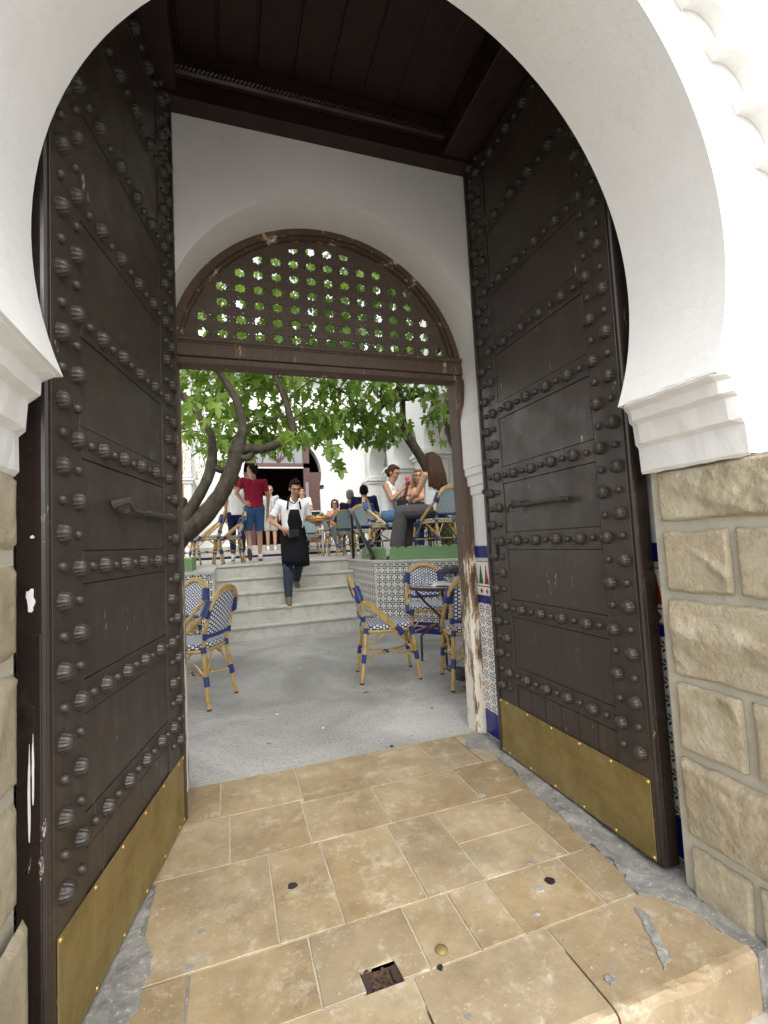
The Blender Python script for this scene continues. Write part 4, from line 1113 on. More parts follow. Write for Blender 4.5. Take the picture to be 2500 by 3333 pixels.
ct['group'] = GT; ct.location = (-.30,8.12,ZT); ct.rotation_euler = (0,0,rad(176))
dup(ct, (.03,8.62,ZT), rad(186), 'terrace chair standing against the legs of the man in red', GT)
dup(ct, (-.68,8.75,ZT), rad(105), 'terrace chair under the big trunk with its woven back showing', GT)
dup(ct, (2.17,9.55,ZT), rad(4), 'empty terrace chair in profile right of the waiter, back to the left', GT)
dup(ct, (1.80,10.6,ZT), rad(-92), 'empty terrace chair facing the steps behind the waiter and his tray', GT)
dup(ct, (2.58,11.45,ZT), rad(-105), 'terrace chair under the woman in the peach top', GT)
dup(ct, (2.30,7.98,ZT), rad(72), 'terrace chair right behind the handrail, woven back to the viewer', GT)
dup(ct, (2.32,9.15,ZT), rad(60), 'terrace chair of the grey haired diner', GT)
ZP = .965
cp_ = dup(ct, (2.27,6.70,ZP), rad(-32), 'terrace chair of the woman drinking from a red can', GT)
dup(ct, (2.68,5.82,ZP), rad(112), 'terrace chair with tall woven back holding the brown haired woman', GT)
dup(ct, (3.02,7.10,ZP), rad(-132), 'terrace chair of the fair haired woman behind the table', GT)

# ------------------------------------------------------------------ tables and what stands on them
def table(name, label, loc, rr_, h, top, legmat, ang=0):
    r = empty(name, label, 'table', loc, ang)
    MB().lathe([(rr_-.004,h-.028),(rr_,h-.024),(rr_,h-.004),(rr_-.004,h),(0,h)], (0,0,0), 40).build('table_top', top, r)
    MB().lathe([(rr_+.001,h-.032),(rr_+.004,h-.03),(rr_+.004,h-.004),(rr_+.0005,h-.002)], (0,0,0), 40).build('rim', legmat, r)
    for k in range(4):
        a = PI/4+k*PI/2; c, s = math.cos(a), math.sin(a)
        MB().tube([(.30*c,.30*s,h-.03),(.20*c,.20*s,h-.16),(.06*c,.06*s,h-.30),(.06*c,.06*s,.36),(.24*c,.24*s,.25),(.25*c,.25*s,.23),(.255*c,.255*s,.0)], .0115, 7).build('leg', legmat, r)
    return r
table('round_table', 'small round blue mosaic table with rusty iron legs beside the doorpost', (1.965,4.13,0), .335, .72, 'mosaic', 'iron', rad(15))
def glass(x, y, z, label, h=.10, r=.034, fill=.0):
    g = MB().lathe([(.001,.002),(r*.72,.002),(r*.74,.004),(r,h),(r*.93,h),(r*.66,.008),(0,.008)], (0,0,0), 16).build('drinking_glass', 'glass')
    g.location = (x,y,z); tag(g, label, 'glass', 'drinking glasses on the mosaic table')
glass(1.76,4.10,.721,'tall clear glass with lemonade tint near the left rim of the mosaic table', .125, .036)
glass(1.99,4.04,.721,'clear tumbler in front of the white plates')
glass(2.13,4.12,.721,'clear tumbler beside the pigeon at the right of the plates')
def plate(x, y, z, r, label, sq=1.0):
    p = MB().lathe([(r*.5,.001),(r,.014),(r,.017),(r*.55,.006),(0,.006)], (0,0,0), 28).build('plate', 'china'); p.location = (x,y,z); p.scale = (1,sq,1); tag(p, label, 'plate')
plate(1.92,4.20,.721,.10,'white plate towards the back of the mosaic table'); plate(1.92,3.97,.721,.105,'white plate at the front edge of the mosaic table')
nk = MB().add([(0,0,0),(.09,.01,.006),(.10,.07,.004),(.04,.10,.018),(-.01,.06,.003),(.045,.05,.024)], [(0,1,5),(1,2,5),(2,3,5),(3,4,5),(4,0,5)]).build('paper_napkin', 'paper'); nk.location = (1.79,3.99,.722)
tag(nk, 'crumpled white napkin between plates and glass on the mosaic table', 'napkin')
nk = MB().add([(0,0,0),(.10,.02,.006),(.11,.07,.004),(.04,.09,.02),(-.01,.06,.003),(.045,.05,.03)], [(0,1,5),(1,2,5),(2,3,5),(3,4,5),(4,0,5)]).build('paper_scrap', 'paper'); nk.location = (2.06,4.40,.001)
tag(nk, 'crumpled white paper scrap on the concrete under the table', 'paper')
def pigeon(loc, ang, label, head_down=0.):
    r = empty('pigeon', label, 'pigeon', loc, ang)
    b = MB(); b.ell((0,0,.105), (.105,.058,.055), Quaternion((0,1,0), rad(12)), 14, 10); b.ell((.085,0,.125), (.05,.042,.05), None, 12, 8)
    o = MB(); 
    P_ = blob_mesh([('e',(0,0,.105),(.11,.056,.055),rad(10)),('c',(.07,0,.125),.045,(.125,0,.165-head_down),.024),('c',(.125,0,.165-head_down),.024,(.14,0,.175-head_down),.025)], .007)
    P_.name = 'body'; P_.materials.append(MT['pg']); link('body', P_, r)
    MB().tube([(.158,0,.175-head_down),(.182,0,.166-head_down)], [.007,.002], 6).build('beak', 'tar', r)
    for s in (1, -1):
        MB().ell((-.03,s*.048,.118), (.10,.016,.042), Quaternion((0,1,0), rad(10)), 12, 8).build('wing', 'pgd', r)
        MB().ell((.146,s*.022,.181-head_down), (.004,.003,.004), None, 6, 4).build('eye', 'orange', r)
        MB().tube([(.01,s*.022,.06),(.015,s*.024,.012),(.03,s*.024,.003)], [.008,.005,.004], 6).tube([(-.005,s*.024,.003),(.045,s*.036,.003)], .003, 5).tube([(.015,s*.024,.003),(.045,s*.012,.003)], .003, 5).build('leg', 'red', r)
    MB().add([(-.09,.026,.105),(-.09,-.026,.105),(-.21,-.034,.085),(-.21,.034,.085),(-.09,.024,.090),(-.09,-.024,.090),(-.21,-.034,.079),(-.21,.034,.079)], [(0,1,2,3),(7,6,5,4),(0,3,7,4),(1,5,6,2),(3,2,6,7),(0,4,5,1)]).build('tail', 'pgd', r)
def capsule(mb, a, ra, b, rb, seg=10):
    a, b = Vector(a), Vector(b); d = (b-a); L = d.length or 1e-6; d = d/L if d.length > 1e-9 else Vector((0,0,1))
    pts = []; rs = []
    for i in range(5): t_ = PI/2*(1-i/4.0); pts.append(a-d*ra*math.sin(t_)*.999); rs.append(max(.0006, ra*math.cos(t_)))
    for i in range(5): t_ = PI/2*i/4.0; pts.append(b+d*rb*math.sin(t_)*.999); rs.append(max(.0006, rb*math.cos(t_)))
    mb.tube(pts, rs, seg)
TMP = bpy.data.scenes.new('workbench')
def blob_mesh(prims, vox, smooth=5):
    mb = MB()
    for p in prims:
        if p[0] == 'c': capsule(mb, p[1], p[2], p[3], p[4])
        elif p[0] == 'f':   # flat ended tapered cylinder (hems)
            mb.tube([p[1], p[3]], [p[2], p[4]], 14)
        elif p[0] == 'e':
            q = Quaternion((0,1,0), p[3]) if len(p) > 3 and not isinstance(p[3], Quaternion) else (p[3] if len(p) > 3 else None)
            mb.ell(p[1], p[2], q, 14, 10)
    me = bpy.data.meshes.new('b'); me.from_pydata(mb.v, [], mb.f)
    o = bpy.data.objects.new('b', me); TMP.collection.objects.link(o)
    rm_ = o.modifiers.new('r', 'REMESH'); rm_.mode = 'VOXEL'; rm_.voxel_size = vox
    if smooth: s_ = o.modifiers.new('s', 'SMOOTH'); s_.iterations = smooth; s_.factor = .5
    TMP.view_layers[0].update(); dg_ = TMP.view_layers[0].depsgraph
    out = bpy.data.meshes.new_from_object(o.evaluated_get(dg_))
    bpy.data.objects.remove(o); bpy.data.meshes.remove(me)
    out.polygons.foreach_set('use_smooth', [True]*len(out.polygons))
    if not out.uv_layers:
        uv = out.uv_layers.new(name='UVMap')
        n = len(out.vertices); co = np.empty(n*3, np.float32); out.vertices.foreach_get('co', co); co = co.reshape(-1, 3)
        li = np.empty(len(out.loops), np.int32); out.loops.foreach_get('vertex_index', li)
        uv.data.foreach_set('uv', np.stack([co[li,0]*.4+co[li,1], co[li,2]], 1).astype(np.float32).ravel())
    return out
pigeon((2.10,4.22,.721), rad(188), 'dark pigeon perched on the mosaic table pecking at the plates', .055)
pigeon((1.735,3.33,.001), rad(160), 'grey pigeon on the concrete beside the foot of the doorpost', .02)
dl = MB().add([(0,0,0),(.03,.012,.006),(.06,.0,.002),(.03,-.014,.008)], [(0,1,2,3)]).build('dry_leaf', 'deadleaf'); dl.location = (.955,3.59,.002); tag(dl, 'small dry brown leaf on the concrete left of the chair', 'leaf')
for i in range(9):
    a = (R_.uniform(1.68,1.78), R_.uniform(3.18,3.28)); d = MB().add([(0,0,0),(.025,.012,.016),(.05,.0,.004),(.025,-.014,.012)], [(0,1,2,3)]).build('dry_leaf', 'deadleaf'); d.location = (*a,.002+i*.004); d.rotation_euler = (R_.uniform(-.6,.6),R_.uniform(-.6,.6),R_.uniform(0,6)); tag(d, 'curled yellow brown leaf in the small heap by the doorpost', 'leaf', 'fallen leaves by the doorpost')
tb = table('cafe_table', 'dark round terrace table between the three seated women', (2.86,6.42,ZP), .33, .73, 'black', 'black', .3)
def can(loc, mat, label, r=.033, h=.115, rot=None):
    c = empty('drink_can', label, 'drink can', loc)
    if rot: c.rotation_euler = rot
    MB().lathe([(r*.8,0),(r,.008),(r,h-.012),(r*.8,h-.002),(r*.8,h),(r*.72,h-.004),(0,h-.004)], (0,0,0), 16).build('body', mat, c)
    return c
gb_ = MB().lathe([(.028,0),(.034,.105),(.030,.105),(.025,.006),(0,.006)], (0,0,0), 14).build('beer_glass', 'amber'); gb_.location = (2.70,6.50,ZP+.731); tag(gb_, 'small amber glass on the women\'s table', 'glass')
can((2.86,6.40,ZP+.731), 'alu', 'tall silver can on the women\'s table', .034, .16)
table('cafe_table', 'black terrace table at the far left behind the trunk', (-.95,8.4,ZT), .33, .72, 'black', 'black', .5)
table('cafe_table', 'black terrace table among the diners in blue', (2.9,9.0,ZT), .33, .72, 'black', 'black', .2)
# till on a stand at the rear
mo = empty('till_screen', 'grey till screen standing by the rear doorway', 'monitor', (2.14,11.9,1.60))
MB().box(-.16,-.05,.16,.16,.12,.44,0,.015).build('housing', 'beige', mo); MB().box(-.13,-.054,.19,.13,-.0505,.41).build('screen', 'crt', mo); MB().box(-.10,-.02,0,.10,.1,.16,0,.01).build('foot', 'beige', mo)
ds = empty('service_stand', 'pale service stand under the till screen', 'stand', (2.14,11.9,ZT)); MB().box(-.28,-.18,.62,.28,.25,.665,0,.006).build('top', 'white', ds)
for sx in (-.25,.25):
    for sy in (-.15,.22): MB().box(sx-.02,sy-.02,0,sx+.02,sy+.02,.62).build('leg', 'white', ds)

# ------------------------------------------------------------------ people
def person(label, loc, ang, J, skin='skin', hair='hair', hairstyle='short', clothes=(), head=(0,0), vox=.0085, scale=1., hands=True, glasses=False, feet='wshoe', sole='sole', bust=False, bare=False, foot_dir=None, hm=1.0, group=None):
    """J: joints in the local frame (forward, left, up). Keys hip, chest, neck, head, shL/R, elL/R, wrL/R, hpL/R, knL/R, anL/R"""
    r = empty('person', label, 'person', loc, ang)
    if group: r['group'] = group
    S = scale
    P = {k: Vector(v)*S for k, v in J.items() if k != 'curl'}
    pr = []
    c = lambda a, ra, b, rb: pr.append(('c', P[a] if isinstance(a, str) else a, ra*S, P[b] if isinstance(b, str) else b, rb*S))
    mid = lambda a, b, t_=.5: P[a].lerp(P[b], t_)
    for s in 'LR':
        c('sh'+s, .047, 'el'+s, .036); c('el'+s, .038, 'wr'+s, .025); c('hp'+s, .085, 'kn'+s, .056); c('kn'+s, .056, 'an'+s, .036)
        c(mid('chest','sh'+s,.45), .085, mid('hip','hp'+s,.55), .095)
        c(mid('chest','sh'+s,.5), .070, 'sh'+s, .050)
    c('chest', .095, 'hip', .105)
    c('neck', .062, P['head']+Vector((0,0,-.06))*S, .05)
    # hands
    for s in 'LR':
        if not hands: continue
        w, e = P['wr'+s], P['el'+s]; d = J.get('hd'+s); d = (Vector(d) if d is not None else (w-e)).normalized()
        up = J.get('hn'+s); up = Vector(up) if up is not None else Vector((0, -1 if s == 'R' else 1, .2))
        up = (up-d*up.dot(d)).normalized(); sd2 = d.cross(up).normalized()
        palm = w+d*.05*S; pr.append(('c', w+d*.02*S, .026*S, w+d*.075*S, .030*S)); pr.append(('c', w+d*.03*S-sd2*.014*S, .018*S, w+d*.08*S-sd2*.022*S, .017*S)); pr.append(('c', w+d*.03*S+sd2*.014*S, .018*S, w+d*.08*S+sd2*.022*S, .017*S))
        curl = J.get('curl', .35)
        for i, L in enumerate((.070,.080,.074,.058)):
            b0 = w+d*.088*S+sd2*(-.030+.020*i)*S; m_ = b0+(d*(1-.2*curl)-up*curl*.6)*L*.55*S; t_ = m_+(d*(1-curl)-up*curl*1.3)*L*.5*S
            pr.append(('c', b0, .0098*S, m_, .0092*S)); pr.append(('c', m_, .0092*S, t_, .008*S))
        b0 = w+d*.03*S-sd2*.028*S; m_ = b0+(d*.7-sd2*.75-up*.2)*.036*S; pr.append(('c', b0, .013*S, m_, .011*S)); pr.append(('c', m_, .011*S, m_+(d*.9-sd2*.2-up*.3)*.034*S, .009*S))
    # head
    hy, hp_ = head
    hq = Quaternion((0,0,1), hy) @ Quaternion((0,1,0), hp_)
    H = P['head']
    hv = lambda x, y, z: H+(hq @ Vector((x,y,z)))*S*hm
    def he(x, y, z, a, b, cc): pr.append(('e', hv(x,y,z), (a*S*hm,b*S*hm,cc*S*hm), hq))
    he(-.008,0,.025,.092,.074,.093); he(.022,0,-.035,.068,.058,.078); he(.052,0,-.085,.034,.034,.027)
    he(.086,0,-.022,.018,.013,.024); he(.075,0,-.005,.018,.010,.026)
    for s in (1,-1): he(-.004,s*.076,-.012,.020,.011,.031); he(.064,s*.034,-.024,.022,.020,.018)
    he(.070,0,.028,.022,.050,.012); he(.082,0,-.060,.010,.022,.008)
    # bare feet volume
    fdv = {}
    for s in 'LR':
        f = J.get('ft'+s, (1,0,-.12)); f = Vector(f).normalized(); fdv[s] = f
        if bare: c(P['an'+s]+Vector((0,0,-.03))*S, .034, P['an'+s]+(f*.15+Vector((0,0,-.035)))*S, .026)
    if bust: pr.append(('e', P['chest']+Vector((.075,.065,-.06))*S, (.06*S,.062*S,.062*S))); pr.append(('e', P['chest']+Vector((.075,-.065,-.06))*S, (.06*S,.062*S,.062*S)))
    me = blob_mesh(pr, vox, 4); me.name = 'body'; me.materials.append(MT[skin]); link('body', me, r)
    # face details
    for s in (1,-1):
        e = MB(); e.ell(hv(.083,s*.033,.003), (.006*S,.013*S,.006*S), hq, 8, 6); e.build('eye', 'eye', r)
        e = MB(); e.tube([hv(.081,s*.056,.022), hv(.092,s*.036,.029), hv(.091,s*.016,.024)], [.003*S,.005*S,.004*S], 6); e.build('eyebrow', hair, r)
    e = MB(); e.tube([hv(.080,.026,-.060), hv(.092,.0,-.058), hv(.080,-.026,-.060)], [.003*S,.0058*S,.003*S], 6); e.build('mouth', 'lip', r)
    if glasses:
        e = MB()
        for s in (1,-1):
            e.tube([hv(.098, s*.034+.026*math.cos(2*PI*i/14), .0+.019*math.sin(2*PI*i/14)) for i in range(14)], .0024*S, 5, closed=True); e.tube([hv(.095,s*.06,.005), hv(0,s*.08,.005)], .002*S, 5)
        e.tube([hv(.098,.009,.003), hv(.098,-.009,.003)], .002*S, 5); e.build('glasses', 'black', r)
    # hair
    hp2 = []
    def h2(x, y, z, a, b, cc): hp2.append(('e', hv(x,y,z), (a*S*hm,b*S*hm,cc*S*hm), hq))
    h2(-.022,0,.046,.092,.081,.084); h2(-.052,0,.0,.060,.074,.085)
    for s in (1,-1): h2(-.015,s*.066,.02,.045,.016,.045)
    if hairstyle == 'short':
        h2(.03,0,.108,.058,.062,.028); h2(.058,.012,.098,.030,.045,.022)
        for i in range(9): h2(.05-.02*i%3+R_.uniform(-.03,.03), R_.uniform(-.05,.05), .112+R_.uniform(-.008,.012), .022,.020,.016)
    elif hairstyle == 'crop': h2(.02,0,.098,.06,.06,.028)
    elif hairstyle == 'bob':
        for s in (1,-1): h2(-.01,s*.078,-.03,.052,.024,.085); h2(.03,s*.066,.05,.04,.022,.045)
        h2(-.065,0,-.05,.045,.08,.08); h2(.02,0,.10,.06,.06,.024)
    elif hairstyle == 'bun':
        h2(.01,0,.09,.07,.066,.03); h2(-.115,0,-.005,.040,.036,.038)
    elif hairstyle == 'long':
        h2(.015,0,.10,.07,.07,.028)
        for s in (1,-1):
            hp2.append(('c', hv(-.02,s*.066,.03), .034*S, hv(-.045,s*.092,-.17), .040*S)); hp2.append(('c', hv(-.045,s*.092,-.17), .040*S, hv(-.075,s*.10,-.36), .024*S))
        for k in range(5):
            y = -.06+.03*k; hp2.append(('c', hv(-.080,y,.03), .044*S, hv(-.135,y*1.5,-.18), .044*S)); hp2.append(('c', hv(-.135,y*1.5,-.18), .044*S, hv(-.165+R_.uniform(-.015,.015),y*2.0,-.36+R_.uniform(-.06,.03)), .026*S))
    me = blob_mesh(hp2, .0085, 2); me.materials.append(MT[hair]); link('hair', me, r)
    # shoes
    if not bare:
        for s in 'LR':
            a, f = P['an'+s], fdv[s]; side = Vector((-f.y, f.x, 0)); side = side.normalized() if side.length > .05 else Vector((0,1,0)); dn = f.cross(side); dn = -dn if dn.z > 0 else dn
            base = a+dn*.062*S
            sp_ = [('c', a+dn*.01*S, .042*S, base-f*.035*S+dn*-.01*S, .040*S), ('c', base-f*.04*S-dn*.005*S, .036*S, base+f*.10*S+dn*.002*S, .036*S), ('c', base+f*.08*S+dn*.004*S, .038*S, base+f*.15*S+dn*.008*S, .028*S), ('c', a+f*.02*S, .036*S, base+f*.08*S, .036*S)]
            me = blob_mesh(sp_, .008, 3); me.name = 'shoe'; me.materials.append(MT[feet]); sh = link('shoe', me, r)
            so_ = MB(); o = []
            for k in range(16):
                t_ = 2*PI*k/16; u = math.cos(t_); v = math.sin(t_); o.append(base+f*(.055+.125*u)*S+side*(.040+.006*u)*v*S)
            n = 16; vs = [p+dn*.020*S for p in o]+[p+dn*.040*S for p in o]
            so_.add(vs, [tuple(range(n)), tuple(range(n, 2*n))[::-1]]+[(k, (k+1) % n, n+(k+1) % n, n+k) for k in range(n)]); so_.build('sole', sole, sh)
    # clothes
    for kind, mat in clothes:
        q = []
        g = lambda a, ra, b, rb, fl='c': q.append((fl, P[a] if isinstance(a, str) else a, ra*S, P[b] if isinstance(b, str) else b, rb*S))
        def torso(dr=.013, low=.0, cap=True):
            ax = (P['hip']-P['chest']).normalized(); hb = P['hip']+ax*(-.05)*S; hem = P['hip']+ax*(.045 if low >= 0 else .045)*S
            for s in 'LR':
                sd_v = (P['hp'+s]-P['hip']); sd_v = (sd_v-ax*sd_v.dot(ax))*.55
                g(mid('chest','sh'+s,.45), .085+dr, hb+sd_v, .093+dr); g(hb+sd_v, .093+dr, hem+sd_v, .100+dr, 'f')
                if cap: g(mid('chest','sh'+s,.5), .070+dr, P['sh'+s], .048+dr)
            g('chest', .098+dr, hb, .106+dr); g(hb, .104+dr, hem, .108+dr, 'f')
            if bust:
                for y in (.065,-.065): q.append(('e', P['chest']+Vector((.08,y,-.06))*S, (.064*S,.066*S,.066*S)))
        if kind == 'tshirt' or kind == 'shirt':
            torso(.014, -.0)
            for s in 'LR':
                d = .62 if kind == 'tshirt' else .72
                g('sh'+s, .055, P['sh'+s].lerp(P['el'+s], .25), .055); g(P['sh'+s].lerp(P['el'+s], .30), .048, P['sh'+s].lerp(P['el'+s], d), .057, 'f')
            nm = 'shirt'
        elif kind == 'long_shirt':
            torso(.016)
            for s in 'LR': g('sh'+s, .062, 'el'+s, .052); g('el'+s, .052, 'wr'+s, .038, 'f')
            nm = 'shirt'
        elif kind == 'tank':
            torso(.012, 0, False)
            for s in 'LR': g(mid('chest','sh'+s,.45), .085, mid('neck','sh'+s,.5)+Vector((0,0,.015))*S, .030)
            nm = 'top'
        elif kind == 'camisole':
            torso(.012, 0, False); nm = 'top'
        elif kind in ('trousers', 'wide', 'shorts', 'crop'):
            wd = .016 if kind != 'wide' else .045
            for s in 'LR':
                g(P['hip'].lerp(P['hp'+s], .6)+Vector((0,0,.05))*S, .100, 'hp'+s, .098)
                g('hpL', .102, 'hpR', .102); g(P['hip']+Vector((0,0,.04))*S, .106, P['hpL'].lerp(P['hpR'], .5)-Vector((0,0,.03))*S, .09)
                if kind == 'shorts': g('hp'+s, .100, P['hp'+s].lerp(P['kn'+s], .5), .092); g('hp'+s, .095, P['hp'+s].lerp(P['kn'+s], .96), .088, 'f')
                else:
                    g('hp'+s, .097, 'kn'+s, .058+wd); e = .90 if kind == 'crop' else .985
                    g('kn'+s, .058+wd, P['kn'+s].lerp(P['an'+s], e), (.044 if kind != 'wide' else .105)+(.008 if kind != 'wide' else 0), 'f')
            nm = 'shorts' if kind == 'shorts' else 'trousers'
        me = blob_mesh(q, max(.0095, vox), 3); me.materials.append(MT[mat])
        # soft fold displacement
        from mathutils import noise as mn
        nv = len(me.vertices); co = np.empty(nv*3, np.float32); me.vertices.foreach_get('co', co)
        no = np.empty(nv*3, np.float32); me.vertex_normals.foreach_get('vector', no)
        co = co.reshape(-1, 3); no = no.reshape(-1, 3)
        dn_ = np.array([mn.noise((x*9, y*9, z*6))*.006+mn.noise((x*22, y*22, z*15))*.0028 for x, y, z in co.tolist()], np.float32)
        me.vertices.foreach_set('co', (co+no*dn_[:,None]).ravel())
        me.name = nm; link(nm, me, r)
    r['_hv'] = 0; del r['_hv']
    return r, P, hv
def standing(**k):
    J = dict(hip=(0,0,.95), chest=(.0,0,1.30), neck=(-.01,0,1.44), head=(.02,0,1.60), shL=(-.01,.175,1.41), shR=(-.01,-.175,1.41), elL=(-.04,.22,1.13), elR=(-.04,-.22,1.13),
             wrL=(.03,.23,.89), wrR=(.03,-.23,.89), hpL=(0,.085,.90), hpR=(0,-.085,.90), knL=(.015,.09,.50), knR=(.015,-.09,.50), anL=(-.02,.09,.10), anR=(-.02,-.09,.10))
    J.update(k); return J
def seated(**k):
    J = dict(hip=(-.02,0,.60), chest=(-.04,0,.93), neck=(-.03,0,1.07), head=(.01,0,1.22), shL=(-.04,.165,1.03), shR=(-.04,-.165,1.03), elL=(.02,.21,.78), elR=(.02,-.21,.78),
             wrL=(.24,.13,.73), wrR=(.24,-.13,.73), hpL=(.0,.085,.57), hpR=(.0,-.085,.57), knL=(.42,.10,.55), knR=(.42,-.10,.55), anL=(.42,.10,.10), anR=(.42,-.10,.10))
    J.update(k); return J
# --- waiter, built facing -y: angle -90 deg; local fwd = -y world, left = +x world
wx, wy, wz = .905, 6.80, 0
L_ = lambda X, Y, Z: (wy-Y, X-wx, Z)     # world -> local of the waiter
WJ = dict(hip=L_(.905,6.83,1.31), chest=L_(.915,6.78,1.66), neck=L_(.93,6.76,1.815), head=L_(.945,6.70,1.975), shR=L_(.735,6.78,1.775), shL=L_(1.095,6.80,1.765),
          elR=L_(.605,6.84,1.535), wrR=L_(.735,6.66,1.41), elL=L_(1.165,6.88,1.53), wrL=L_(1.20,6.70,1.475), hpR=L_(.825,6.83,1.26), hpL=L_(.985,6.84,1.26),
          knR=L_(.80,6.66,.845), anR=L_(.795,6.66,.455), knL=L_(.965,6.74,.92), anL=L_(.955,6.98,.665), ftR=(1,-.05,-.10), ftL=(.85,.1,-.5), hdR=(.55,.75,-.42), hnR=(-.7,.3,.4), curl=.5, hdL=(.9,.25,.1), hnL=(0,0,1))
pw, PW, hvw = person('waiter in white shirt and long black apron walking down the steps with a tray', (wx,wy,wz), rad(-90), WJ, 'skin2', 'hair', 'short', (('trousers','greyj'),('shirt','wshirt')), head=(.12,.42), vox=.0068, feet='shoe')
def apron():
    q = MB(); rows = []
    for z, w, y0, sk in ((1.675,.105,6.665,.0),(1.60,.115,6.655,0),(1.50,.14,6.665,0),(1.42,.165,6.69,0),(1.30,.185,6.665,.005),(1.15,.195,6.61,.0),(1.0,.195,6.555,.0),(.885,.19,6.525,.0)):
        rows.append((z, w, y0))
    vs = []; n = 13
    for i, (z, w, y0) in enumerate(rows):
        cx = .915
        for k in range(n):
            u = -1+2*k/(n-1); x = cx+w*u; dep = y0+.14*(abs(u)**2.2)*(w/.19)
            fold = .010*math.sin(u*9+z*4)*(max(0, 1.35-z)/.5)
            zz = z-(.015*math.sin(u*3) if i == len(rows)-1 else 0)
            vs.append((x, dep+fold, zz))
    base = len(vs); vs2 = [(x, y+.008, z) for x, y, z in vs]
    m_ = len(rows)
    fs = [(i*n+k, i*n+k+1, (i+1)*n+k+1, (i+1)*n+k) for i in range(m_-1) for k in range(n-1)]
    fs2 = [tuple(base+j for j in f[::-1]) for f in fs]
    rim = [k for k in range(n)]+[(i+1)*n-1 for i in range(1, m_)]+[(m_-1)*n+k for k in range(n-2, -1, -1)]+[i*n for i in range(m_-2, 0, -1)]
    fs3 = [(rim[i], rim[(i+1) % len(rim)], base+rim[(i+1) % len(rim)], base+rim[i]) for i in range(len(rim))]
    q.add([L_(*v) for v in vs+vs2], fs+fs2+fs3, True); a = q.build('apron', 'apron', pw)
    for X, Xs in ((.82,.845),(1.01,.985)):
        s_ = MB(); s_.tube([L_(X,6.66,1.67), L_(X*.5+Xs*.5-.0,6.66,1.76), L_(Xs,6.705,1.845), L_(Xs*.8+.93*.2,6.80,1.86)], .0135, 6); s_.build('strap', 'apron', a)
    for X in (.83,1.0): MB().lathe([(.009,0),(.007,.004),(0,.005)], (0,0,0), 8).build('button', 'alu', a, loc=L_(X,6.648,1.665), rot=(0,rad(90),0))
apron()
cl_ = MB(); cl_.tube([L_(.885,6.72,1.845), L_(.875,6.655,1.80), L_(.92,6.645,1.765)], [.010,.014,.006], 6).tube([L_(.985,6.72,1.845), L_(.995,6.655,1.80), L_(.95,6.645,1.765)], [.010,.014,.006], 6); cl_.build('collar', 'wshirt', pw)
wl_ = MB().box(-.075,-.022,-.05,.075,.022,.05,0,.008).build('card_terminal', 'bag'); wl_.location = (.885,6.585,1.335); wl_.rotation_euler = (0,rad(-6),rad(12)); tag(wl_, 'black wallet held in the waiter\'s right hand against his apron', 'wallet'); wl_.name = 'wallet'
tr = empty('tray', 'round copper coloured tray of drinks carried by the waiter', 'tray', (1.235,6.62,1.50))
MB().lathe([(0,0),(.155,0),(.168,.008),(.172,.055),(.168,.055),(.160,.010),(0,.008)], (0,0,0), 36).build('rim', 'copper', tr)
MB().lathe([(.0,-.028),(.05,-.026),(.10,-.014),(.14,-.002)], (0,0,0), 24).build('underside', 'copper', tr)
MB().lathe([(.19,-.004),(.195,.0),(.165,.004)], (0,0,0), 36).build('lip', 'alu', tr)
for (x, y, h) in ((-.08,-.03,.075),(.0,-.07,.075),(.09,-.02,.07),(.02,.06,.08)):
    g = MB().lathe([(.001,.002),(.024,.002),(.030,h),(.027,h),(.022,.006),(0,.006)], (0,0,0), 12).build('tea_glass', 'glass'); g.location = (1.235+x,6.62+y,1.509); tag(g, 'small clear tea glass standing on the waiter\'s copper tray', 'glass', 'tea glasses on the tray')
tp = empty('teapot', 'small dark metal teapot standing on the copper tray', 'teapot', (1.30,6.66,1.509)); MB().lathe([(.03,0),(.045,.03),(.035,.06),(.012,.075),(.006,.09),(0,.092)], (0,0,0), 14).build('body', 'iron', tp); MB().tube([(.035,0,.03),(.06,0,.05),(.075,0,.075)], [.008,.006,.005], 6).build('spout', 'iron', tp)
# --- man in red, walking away and looking left
RJ = standing(hip=(-.02,.0,.97), chest=(.02,.01,1.32), neck=(.02,.01,1.46), head=(.05,.02,1.625), shL=(-.02,.195,1.43), shR=(.03,-.185,1.40), elL=(-.11,.285,1.20), wrL=(-.115,.165,1.02), elR=(.02,-.245,1.12), wrR=(.05,-.225,.84),
              hpL=(-.02,.085,.92), hpR=(0,-.085,.92), knL=(-.02,.13,.52), anL=(-.24,.07,.21), knR=(.06,-.07,.52), anR=(.03,-.075,.095), ftL=(.45,-.05,-.8), hdL=(-.1,-.9,-.3), hnL=(-.9,0,.2))
person('man in crimson T-shirt and denim shorts walking away up on the terrace', (.50,8.86,ZT+.01), rad(82), RJ, 'skin', 'hair', 'crop', (('tshirt','redt'),('shorts','denimd')), head=(1.15,.02), scale=1.02, feet='wshoe', sole='dsole')
TJ = standing(knL=(.12,.08,.53), anL=(.02,.08,.11), knR=(-.02,-.09,.50), anR=(-.20,-.08,.16), elL=(-.03,.20,1.12), wrL=(.02,.20,.86), ftR=(.8,0,-.45))
person('woman in white tank top and dark trousers beside the man in red', (.205,9.75,ZT+.01), rad(95), TJ, 'skin2', 'hairb', 'bob', (('crop','dkblue'),('tank','wtop')), head=(.5,.1), scale=.985)
CJ = standing(knR=(.05,-.09,.5), anL=(.05,.09,.10), elR=(-.03,-.24,1.13))
person('grey haired man in checked shirt stepping out of the dark doorway', (1.14,12.85,1.085), rad(-95), CJ, 'skin', 'hairg', 'crop', (('shorts','khaki'),('tshirt','check')), scale=1.0, glasses=True)
